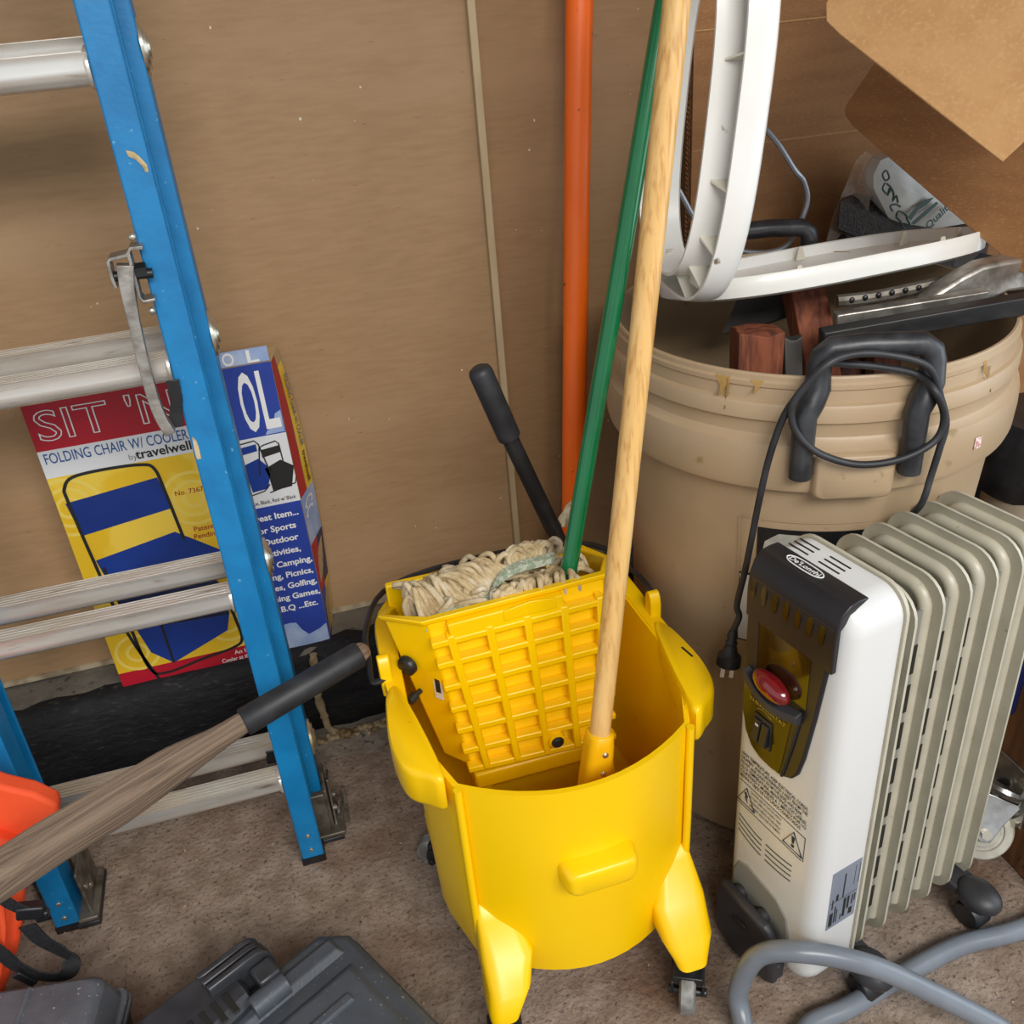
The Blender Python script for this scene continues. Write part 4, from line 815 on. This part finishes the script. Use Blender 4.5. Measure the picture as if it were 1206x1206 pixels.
for k in range(2):
    r_ = build('rocker', MB().box(hx(-.0105, .033 - .0135 * k, .424), (.006, .0115, .032), HM @ Matrix.Rotation(.14, 3, 'Y')), 'charcoal', sw, bevel=.001)
    build('rocker_light', MB().ball(hx(-.0130, .033 - .0135 * k, .414), (.0015, .003, .003), 10, 6, HM), 'red_dot', sw)
build('switch_mark', MB().box(hx(-.0135, .031, .434), (.0006, .005, .003), HM), 'paper', sw)
build('switch_arc', MB().tube([hx(-.0076, .038 - .024 * i / 8, .452 + .004 * math.sin(math.pi * i / 8)) for i in range(9)], .0005, 4), 'ink_y', pan)
# logo
lg = spl([hx(.0215 + .0068 * math.sin(t), .012 + .026 * math.copysign(abs(math.cos(t)) ** .6, math.cos(t)), .6605) for t in [6.28318 * i / 16 for i in range(16)]], 3, True)
build('logo_ring', MB().tube(lg, .0008, 6, closed=True), 'ink_w', pan)
text("De'Longhi", 'ink_w', hx(.0185, .034, .6603), -HL, HD, pan, .0066, .044, bold=.02)
for g in (0, 1):
    for k in range(3):
        b0 = .060 - .005 * 0 - .046 * g; a = .045 + .0085 * k
        build('top_slot', MB().box(hx(a, b0 - .014 - .003 * k * 0, .6562), (.0022, .030, .0008), HM), 'ink', ht)
# printed warning on the lower front
WR = ['HIGH TEMPERATURE, KEEP ELECTRICAL CORDS,', 'DRAPERY AND FURNISHINGS 3 FEET FROM THE', 'FRONT AND AWAY FROM THE SIDES AND REAR.', 'ALTA TEMPERATURA, MANTENGA LOS CABLES,', 'CORTINAS Y MUEBLES A 1 METRO POR LO', 'MENOS Y LEJOS DE LOS LADOS CONECTADOS.']
for k, s in enumerate(WR): text(s, 'ink', hx(-.0026, .064, .3545 - .0078 * k), -HL, UP, ht, .0052, .116 if k not in (2, 5) else .108, bold=.015)
build('warning_line', MB().box(hx(-.0024, .006, .3085), (.0005, .118, .0007), HM), 'ink', ht); build('warning_line', MB().box(hx(-.0024, .010, .2665), (.0005, .120, .0007), HM), 'ink', ht); build('warning_line', MB().box(hx(-.0024, -.0525, .288), (.0005, .0007, .042), HM), 'ink', ht)
for k, s in enumerate(('CAUTION: RISK OF ELECTRIC SHOCK', 'DO NOT OPEN, DISCONNECT FIRST', 'ATENCION: RIESGO DE DESCARGA', 'NO ABRIR, DESCONECTE PRIMERO')): text(s, 'ink', hx(-.0026, .044, .3005 - .0082 * k), -HL, UP, ht, .0038, .056, bold=.01)
for b, sgn in ((-.034, '!'), (.051, 'z')):
    tri = [hx(-.0026, b + .0165, .2715), hx(-.0026, b - .0165, .2715), hx(-.0026, b, .302)]
    tr = build('warning_triangle', MB().tube(tri, .0009, 6, closed=True), 'ink', ht)
    if sgn == '!':
        build('exclamation_mark', MB().prism([hx(-.0026, b + .0028, .2935), hx(-.0026, b - .0028, .2935), hx(-.0026, b - .0014, .2825), hx(-.0026, b + .0014, .2825)], HD * -.0003).box(hx(-.0027, b, .2778), (.0004, .0045, .0045), HM), 'ink', tr)
    else:
        build('lightning_bolt', MB().prism([hx(-.0026, b + .001, .294), hx(-.0026, b - .003, .287), hx(-.0026, b - .0005, .2865), hx(-.0026, b - .003, .276), hx(-.0026, b + .003, .2845), hx(-.0026, b + .0008, .285), hx(-.0026, b + .004, .2925)], HD * -.0003), 'ink', tr)
for k in range(4):
    sl = MB(); sl.tube([hx(-.0022, .062 - .044 * i / 6, .246 - .0095 * k - .010 * math.sin(1.57 * i / 6)) for i in range(7)], .0009, 6); build('front_vent', sl, 'slit', ht)
    sl = MB(); sl.tube([hx(-.0022, .010 - .046 * i / 6, .236 - .0095 * k + .006 * (i / 6) ** 2) for i in range(7)], .0009, 6); build('front_vent', sl, 'slit', ht)
# cable cover low on the front
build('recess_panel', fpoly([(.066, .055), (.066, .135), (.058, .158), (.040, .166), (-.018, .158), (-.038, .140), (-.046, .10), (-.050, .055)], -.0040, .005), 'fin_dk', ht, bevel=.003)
cov = MB(); rings = []
for a, e in ((-.008, .004), (-.012, 0), (-.020, .0), (-.024, .005)):
    rings.append([hx(a - .006 * math.sin(max(0, min(1, (b + .04) / .12)) * math.pi), b, z) for b, z in ((.076 - e, .100), (.074 - e, .112 - e), (.060, .121 - e), (.02, .124 - e), (-.020, .119 - e), (-.032 + e, .108 - e), (-.038 + e, .075), (-.042 + e, .020 + e), (-.03, .012 + e), (.03, .010 + e), (.066, .012 + e), (.075 - e, .022 + e))])
cv = build('cable_cover', cov.loft(rings), 'cover', ht, sharp=40, bevel=.002)
build('cover_slot', MB().box(hx(-.0285, .022, .083), (.003, .026, .008), HM @ Matrix.Rotation(-.12, 3, 'X')), 'ink', cv, bevel=.001)
for b in (.045, .0): build('cable_post', MB().tube([hx(-.004, b, .108), hx(-.014, b, .108)], .0115, 14), 'cover', ht)
build('cover_base', MB().box(hx(-.006, .012, .028), (.02, .10, .03), HM), 'cover', ht, bevel=.004)
# rating label on the right side
rl_ = build('rating_label', MB().prism([hx(.021, -.0812, .150), hx(.070, -.0812, .150), hx(.070, -.0812, .258), hx(.021, -.0812, .258)], HL * -.0004), 'foil', ht)
for k, (a, z0, z1, w) in enumerate(((.027, .155, .180, .006), (.027, .188, .206, .002), (.033, .158, .190, .002), (.0365, .158, .182, .0018), (.034, .200, .212, .004), (.044, .20, .245, .0022), (.044, .158, .168, .0016), (.049, .160, .196, .0045), (.055, .172, .196, .0035), (.061, .158, .170, .006), (.062, .176, .194, .002), (.066, .180, .194, .002), (.061, .214, .25, .0006), (.068, .214, .25, .0006))):
    build('label_print', MB().box(hx(a, -.0817, (z0 + z1) / 2), (w, .0003, z1 - z0), HM), 'ink', rl_)
build('label_line', MB().box(hx(.0455, -.0817, .2), (.045, .0003, .0006), HM), 'ink', rl_)
# fins
def fring(a, e, z0=.045, z1=.640, w=.156, r=.036): return [hx(a, -x - .002, (z0 + z1) / 2 + y) for x, y in rrect(w - 2 * e, z1 - z0 - 2 * e, max(.004, r - e), 7)]
NF = 6
for i in range(NF):
    a = .098 + .0432 * i
    f = build('fin', MB().loft([fring(a - .0022, .002), fring(a - .0028, .0), fring(a + .0012, .0), fring(a + .0020, .003)]), 'fin', ht, sharp=35)
    rim = [hx(a - .003, -x - .002, .350 + y) for x, y in rrect(.156 - .044, .582 - .040, .024, 7)]
    # bead: along the top and both sides, open at the foot
    k0 = 14; bd_ = rim[21:] + rim[:14]
    bd_ = [p for p in bd_]
    lo_r, lo_l = hx(a - .003, -.058, .074), hx(a - .003, .054, .074)
    build('bead', MB().tube([lo_r] + [p for p in rim[21:28] if p.z > .3] + rim[:14] + [lo_l], .0088, 10, flat=1), 'fin', f, sharp=70)
    build('fin_slot', MB().box(hx(a - .0030, .018, .588), (.0008, .030, .007), HM), 'ink', f); build('fin_tab', MB().ball(hx(a - .003, -.018, .588), (.003, .016, .004), 12, 6, HM), 'fin', f)
for i in range(NF):
    a0, a1 = (.079 if i == 0 else .098 + .0432 * (i - 1)), .098 + .0432 * i
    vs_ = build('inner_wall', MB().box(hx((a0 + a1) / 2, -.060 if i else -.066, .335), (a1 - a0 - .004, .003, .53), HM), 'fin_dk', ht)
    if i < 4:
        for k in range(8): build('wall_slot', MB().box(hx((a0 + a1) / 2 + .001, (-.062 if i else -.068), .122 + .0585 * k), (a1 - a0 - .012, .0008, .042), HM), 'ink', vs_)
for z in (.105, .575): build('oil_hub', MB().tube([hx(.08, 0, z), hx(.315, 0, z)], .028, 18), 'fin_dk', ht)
# feet with little casters
for a in (.088, .300):
    ft = build('foot_bar', MB().box(hx(a, 0, .052), (.04, .19, .016), HM), 'cover', ht, bevel=.004)
    for s in (-1, 1):
        b = s * .108
        build('caster_housing', MB().ball(hx(a, b, .053), (.027, .034, .019), 18, 10, HM), 'cover', ft)
        build('caster', MB().lathe([(0, -.016), (.018, -.016), (.0215, -.011), (.0215, .011), (.018, .016), (0, .016)], hx(a - .004, b, .0215), 20, m=frame(HD)), 'blackp', ft, sharp=50)
# power cord draped round the can's handle
CRD = [(.508, .905, .452), (.514, .900, .480)] + [(0.5104,0.9011,0.4992),(0.5165,0.8955,0.5576),(0.521,0.8916,0.61),(0.5258,0.8875,0.6659),(0.5325,0.8822,0.7249),(0.5436,0.874,0.7788)] + [V((.562, .861, .818)), V((.585, .868, .833)), V((.615, .868, .828)), V((.650, .858, .822)), V((.688, .842, .812))] + [(0.6944,0.8148,0.7992),(0.711,0.8141,0.765),(0.7027,0.8143,0.7365),(0.6636,0.8187,0.7198),(0.6165,0.831,0.7175),(0.5761,0.8484,0.7324),(0.5542,0.8609,0.7553),(0.5465,0.8659,0.7784),(0.5497,0.8638,0.8017)] + [V((.575, .853, .838)), V((.605, .853, .846)), V((.645, .846, .842)), V((.690, .828, .826))] + [(0.7057,0.8182,0.7874),(0.7183,0.818,0.7533),(0.715,0.818,0.7212),(0.7096,0.8181,0.6864),(0.7037,0.8183,0.6528)] + [V((.712, .850, .60)), V((.715, .86, .50))]
cord = build('power_cord', MB().tube(spl(CRD, 6), .0043, 8), 'rubber', ht, sharp=80)
pt, pu = V((.5085, .9045, .450)), V((-.16, -.12, -.97)).normalized()
build('plug', MB().tube([pt - pu * .004, pt + pu * .004, pt + pu * .010, pt + pu * .014, pt + pu * .018, pt + pu * .022, pt + pu * .030, pt + pu * .034, pt + pu * .048, pt + pu * .0485], [.005, .0075, .006, .0085, .007, .009, .010, .016, .0165, .011], 14), 'rubber', cord, sharp=50)
pxv = pu.cross(V((.3, 1, 0))).normalized()
for s in (-1, 1): build('prong', MB().box(pt + pu * .058 + pxv * .0062 * s, (.0055, .0016, .020), frame(pu, (.9, -.5, 0))), 'rivet', cord)

# ---------------------------------------------------------------- garden hose
hs_ = build('garden_hose', MB().tube(spl([(1.25, .72, .013), (1.02, .66, .013), (0.8474,0.6454,0.014), (0.7463,0.6517,0.013), (0.6419,0.639,0.013), (0.5528,0.6233,0.013), (0.4843,0.6148,0.013), (.44, .565, .013), (.40, .545, .014), (0.395,0.6,0.014), (0.4061,0.6451,0.03), (0.4112,0.6668,0.06), (0.4334,0.6627,0.125), (0.4782,0.6353,0.15), (0.5559,0.603,0.13), (0.63,0.5686,0.085), (0.6976,0.5324,0.04), (.74, .50, .014), (.86, .44, .013)], 10), .0134, 16), 'hose', sharp=80)
tag(hs_, 'grey rubber garden hose looping over itself on floor by heater', 'hose')

# ---------------------------------------------------------------- right edge: dolly on its side, canister, navy bin
dl = thing('furniture_dolly', (.93, .85, 0), 'brown wooden dolly standing on edge with a metal swivel caster', 'dolly')
build('deck', MB().box((.930, .845, .215), (.034, .37, .43)), 'dolly', dl, bevel=.004)
dm = rotz(0); wc = V((.866, .772, .074))
build('mount_plate', MB().box((.9105, .79, .135), (.005, .095, .10), dm), 'steel', dl, bevel=.0015)
for y_, z_ in ((-.038, -.04), (.038, -.04), (-.038, .04), (.038, .04)): build('bolt', MB().tube([V((.909, .79 + y_, .135 + z_)), V((.899, .79 + y_, .135 + z_))], .008, 6), 'rivet', dl)
fx = (V((.905, .79, .135)) - wc).normalized(); ax = V((-.30, -.80, .52)).normalized(); ax = (ax - fx * ax.dot(fx)).normalized(); fu = ax.cross(fx)
cst = build('swivel_race', MB().lathe([(.012, 0), (.034, .002), (.036, .008), (.030, .016), (.012, .018)], V((.909, .79, .135)), 24, m=frame(-fx)), 'steel', dl, sharp=40)
for s in (-1, 1):
    c0 = wc + ax * .018 * s
    build('fork_arm', MB().prism([c0 + fx * .058 + fu * .030, c0 + fx * .058 - fu * .030, c0 + fx * .024 - fu * .018, c0 - fx * .010 - fu * .011, c0 - fx * .014 + fu * .003, c0 - fx * .008 + fu * .013, c0 + fx * .024 + fu * .017], ax * .004 * s), 'steel', cst, bevel=.001)
build('axle_bolt', MB().tube([wc - ax * .028, wc + ax * .028], .008, 6), 'rivet', cst)
wm_ = frame(ax)
wh = build('wheel', MB().lathe([(.006, -.012), (.024, -.012), (.026, -.009), (.030, -.009), (.031, -.012), (.042, -.012), (.046, -.007), (.046, .007), (.042, .012), (.031, .012), (.030, .009), (.026, .009), (.024, .012), (.006, .012)], wc, 36, m=wm_), 'tyre_w', dl, sharp=30)
build('knothole', MB().tube([V((.912, .725, .028)), V((.914, .725, .028))], .010, 12), 'cardboard_dk', dl)
jg = thing('plastic_canister', (1.40, 1.25, 0), 'round beige plastic canister with black top at the right edge', 'canister')
build('canister_body', MB().lathe([(0, 0), (.10, 0), (.112, .02), (.118, .10), (.118, .33), (.112, .38), (.09, .41), (0, .42)], (1.375, 1.26, 0), 40), 'jug', jg, sharp=40)
build('canister_top', MB().lathe([(.118, .30), (.124, .31), (.128, .36), (.118, .42), (.10, .445), (0, .45)], (1.365, 1.285, 0), 36), 'blackp', jg, sharp=40)
nb = build('navy_pouch', MB().prism([(.887, .80, .262), (.887, .90, .25), (.892, .91, .40), (.892, .80, .41)], (.024, 0, 0)), 'navy', bevel=.006); tag(nb, 'navy blue pouch on the dolly, mostly hidden behind the radiator fins', 'pouch')

# ---------------------------------------------------------------- charcoal tool case at the bottom edge
K = V((-.078, .900, 0)); E1 = V((.48, -.877, 0)).normalized(); E2 = V((-.877, -.48, 0)).normalized()
def kp(u, v, z): return K + E1 * u + E2 * v + UP * z
tk = thing('tool_case', tuple(kp(.15, .2, 0)), 'charcoal plastic tool case with ridged lid and black latch on floor', 'tool case')
def kring(z, e, c=.03):
    return [kp(u, v, z) for u, v in ((e, c + e), (c + e, e), (.34 - c, e), (.34 - e, c), (.34 - e, .44 - c), (.34 - c, .44 - e), (c, .44 - e), (e, .44 - c))]
build('case_base', MB().loft([kring(.0, .012), kring(.01, .004), kring(.075, 0), kring(.085, -.004), kring(.092, -.004)]), 'slate', tk, bevel=.003)
cl_ = build('case_lid', MB().loft([kring(.092, -.004), kring(.100, -.004), kring(.103, .002), kring(.138, .010), kring(.146, .020)]), 'slate', tk, bevel=.003)
def ridge(u0, u1, v0, v1, h=.008, s=.010): 
    return MB().loft([[kp(u, v, z) for u, v in ((u0 + e, v0 + e), (u1 - e, v0 + e), (u1 - e, v1 - e), (u0 + e, v1 - e))] for z, e in ((.144, 0), (.146 + h, s))])
build('raised_band', ridge(.028, .064, .030, .34, .009, .009), 'slate', cl_, bevel=.002)
build('raised_field', ridge(.078, .30, .032, .40, .007, .012), 'slate', cl_, bevel=.003)
build('raised_bar', ridge(.112, .135, .060, .36, .012, .006), 'slate', cl_, bevel=.002)
build('raised_bar', ridge(.19, .213, .060, .36, .012, .006), 'slate', cl_, bevel=.002)
# latch: slotted cap hooked over the far edge
def lt(u, v, z): return kp(u - .0, v, z)
EM = Matrix((E1, E2, UP)).transposed()
lb = MB(); secs = []
for v, u0, u1, zt in ((.150, -.020, .030, .165), (.156, -.034, .044, .172), (.20, -.040, .052, .176), (.26, -.040, .060, .176), (.33, -.034, .062, .168), (.36, -.020, .05, .15)):
    secs.append([lt(u0 + .004, v, .06), lt(u0 - .004, v, zt - .03), lt(u0, v, zt - .012), lt(u0 + .012, v, zt), lt(u1 - .012, v, zt), lt(u1, v, zt - .010), lt(u1 + .002, v, .140), lt(.012, v, .10)])
lc = build('latch', lb.loft(secs), 'slate_dk', tk, bevel=.006, seg=3, sharp=35)
for k in range(3):
    u = -.034 + .017 * k; z = .164 + .007 * k
    build('latch_tooth', MB().loft([[lt(u + du, v, z + dz - dr_) for du, dz in ((-.004, -.05), (-.004, .004), (-.001, .010), (.006, .010), (.009, .004), (.009, -.05))] for v, dr_ in ((.102, .03), (.106, .012), (.114, .003), (.125, .0), (.19, .0))]), 'slate_dk', lc, bevel=.002)
build('latch_roller', MB().tube([lt(.048, .112, .157), lt(.048, .160, .157)], .015, 16), 'slate', lc)
build('latch_hook', MB().box(lt(.026, .125, .168), (.03, .03, .018), EM), 'slate_dk', lc, bevel=.004)
for k in range(4): build('latch_slot', MB().box(lt(.034, .178 + .016 * k, .1755), (.034, .008, .003), EM), 'ink', lc, bevel=.001)
for k in range(2): build('latch_slot', MB().box(lt(-.022 + .022 * k, .285 + .012 * k, .1735), (.010, .06, .004), EM), 'ink', lc, bevel=.001)
# second, lighter case at the left corner
gc = thing('grey_tool_case', (-.50, .80, 0), 'grey plastic tool case corner at the lower left of floor', 'tool case')
GM = rotz(-9)
def gring(z, e): return [V((-.532, .815, z)) + GM @ V((x, y, 0)) for x, y in rrect(.30 - 2 * e, .26 - 2 * e, .018, 4)]
build('case_base', MB().loft([gring(0, .012), gring(.07, .006), gring(.078, 0), gring(.086, 0)]), 'grey_case', gc, sharp=40, bevel=.002)
build('case_lid', MB().loft([gring(.086, .002), gring(.094, .002), gring(.096, .008), gring(.140, .016), gring(.148, .024)]), 'grey_case', gc, sharp=40, bevel=.002)
build('lid_rib', MB().loft([[V((-.532, .815, z)) + GM @ V((x, y, 0)) for x, y in ((.030 + e, -.105), (.036 + e, .105), (.044 - e, .105), (.038 - e, -.105))] for z, e in ((.145, 0), (.151, .002))]), 'grey_case', gc)

# ---------------------------------------------------------------- orange vest with black webbing
ov = thing('orange_vest', (-.60, 1.03, 0), 'bright orange nylon vest with black straps hanging at left ladder foot', 'vest')
def pad(pts, d, name, m='orange_fab', par=None):
    P = [V(p) for p in pts]; mb = MB().prism(P, (0, d, 0))
    return build(name, mb, m, par or ov, sharp=40, bevel=.006, seg=3)
pad([(-0.5281,1.04,0.4394),(-0.4874,1.04,0.4145),(-0.4539,1.04,0.378),(-0.4249,1.04,0.3548),(-0.404,1.04,0.3263),(-0.4077,1.04,0.3066),(-0.4374,1.04,0.2803),(-0.4874,1.04,0.2584),(-0.5679,1.04,0.2409),(-0.5921,1.04,0.3178)], .03, 'upper_panel')
pad([(-0.5351,1.02,0.38),(-0.4779,1.02,0.3103),(-0.4547,1.02,0.2846),(-0.5012,1.02,0.1511),(-0.5166,1.02,0.1134),(-0.5478,1.02,0.0549),(-0.5901,1.02,-0.0151),(-0.6651,1.02,-0.0169),(-0.6341,1.02,0.1904)], .035, 'front_panel')
build('seam_piping', MB().tube([(-0.5,0.998,0.225),(-0.5121,0.998,0.1811),(-0.5286,0.998,0.134),(-0.5557,0.998,0.0711)], .004, 8), 'orange_fab', ov)
def web(pts, w, name='strap', wd=None):
    P = spl(pts, 6); k = [V(q) for q in (wd or [])] or None; mb = MB(); rings = []
    for i, p in enumerate(P):
        t = (P[min(len(P) - 1, i + 1)] - P[max(0, i - 1)]).normalized(); s = t.cross(V((.15, 1, .2)).normalized()); s = s.normalized() if s.length > .1 else V((0, 0, 1)); n = s.cross(t).normalized() * .0012
        rings.append([p + s * w / 2 + n, p - s * w / 2 + n, p - s * w / 2 - n, p + s * w / 2 - n])
    return build(name, mb.loft(rings), 'strap', ov, sharp=50)
web([(-0.5481,0.985,0.2058), (-0.5255,0.985,0.1467), (-0.5124,0.98,0.1176), (-0.485,0.97,0.0957), (-0.4546,0.965,0.0916), (-0.4445,0.975,0.1068), (-0.4559,0.985,0.1173), (-0.4736,0.99,0.1412), (-0.4818,0.99,0.1777)], .024)
build('buckle', MB().box((-0.4669,0.985,0.2093), (.034, .016, .022), Matrix.Rotation(.3, 3, 'Y')).box((-0.4557,0.985,0.1972), (.018, .012, .012)), 'blackp', ov, bevel=.003)
build('slide_buckle', MB().box((-0.5061,0.972,0.0994), (.012, .008, .034), Matrix.Rotation(-.5, 3, 'Y')), 'blackp', ov, bevel=.002)
web([(-0.501,0.99,0.2558), (-0.4844,0.985,0.2274), (-0.4683,0.982,0.2102)], .02)

# ---------------------------------------------------------------- old wooden handle with rubber grip
wh_ = thing('wooden_tool_handle', (-.2, .95, .4), 'weathered wooden tool handle with black rubber grip in front of ladder', 'tool handle')
TIP, GA, GB, NK = V((0.0351,1.0625,0.4425)), V((0.0239,1.059,0.4424)), V((-0.14,1.0037,0.4199)), V((-0.1819,0.9821,0.4179))
AX = [GB.lerp(GA, .1), GB, NK, V((-0.229,0.9581,0.4171)), V((-0.2945,0.9143,0.4192)), V((-0.3617,0.8729,0.424)), V((-0.4079,0.8363,0.4303)), V((-0.4878,0.7704,0.447))]
WD = [.0165, .0168, .0185, .0238, .0268, .0265, .0255, .025]
rings = []; SP = spl(AX, 5)
for i, p in enumerate(SP):
    t = (SP[min(len(SP) - 1, i + 1)] - SP[max(0, i - 1)]).normalized(); f = i / 5; k = min(len(WD) - 2, int(f)); w = WD[k] + (WD[k + 1] - WD[k]) * min(1, f - k)
    up = V((-.15, -.45, .88)); up = (up - t * up.dot(t)).normalized(); sd_ = t.cross(up); sq = min(1, max(0, (i - 8) / 8))
    q = []
    for j in range(16):
        a = 6.28318 * j / 16 + .3; c, s = math.cos(a), math.sin(a); e = 2 / (2 + 2.4 * sq)
        q.append(p + up * (w * math.copysign(abs(c) ** e, c) * 1.0) + sd_ * (w * .82 * math.copysign(abs(s) ** e, s)))
    rings.append(q)
build('wooden_shaft', MB().loft(rings), 'wood_old', wh_, sharp=50)
gdir = (GA - GB).normalized()
build('rubber_grip', MB().tube([GB - gdir * .002, GB, GB.lerp(GA, .5), GA - gdir * .004, GA], [.0176, .0192, .0186, .0186, .0176], 24), 'rubber', wh_, sharp=50)
build('wood_end', MB().ball(GA, (.0150, .0150, .016), 16, 10), 'wood_old', wh_)
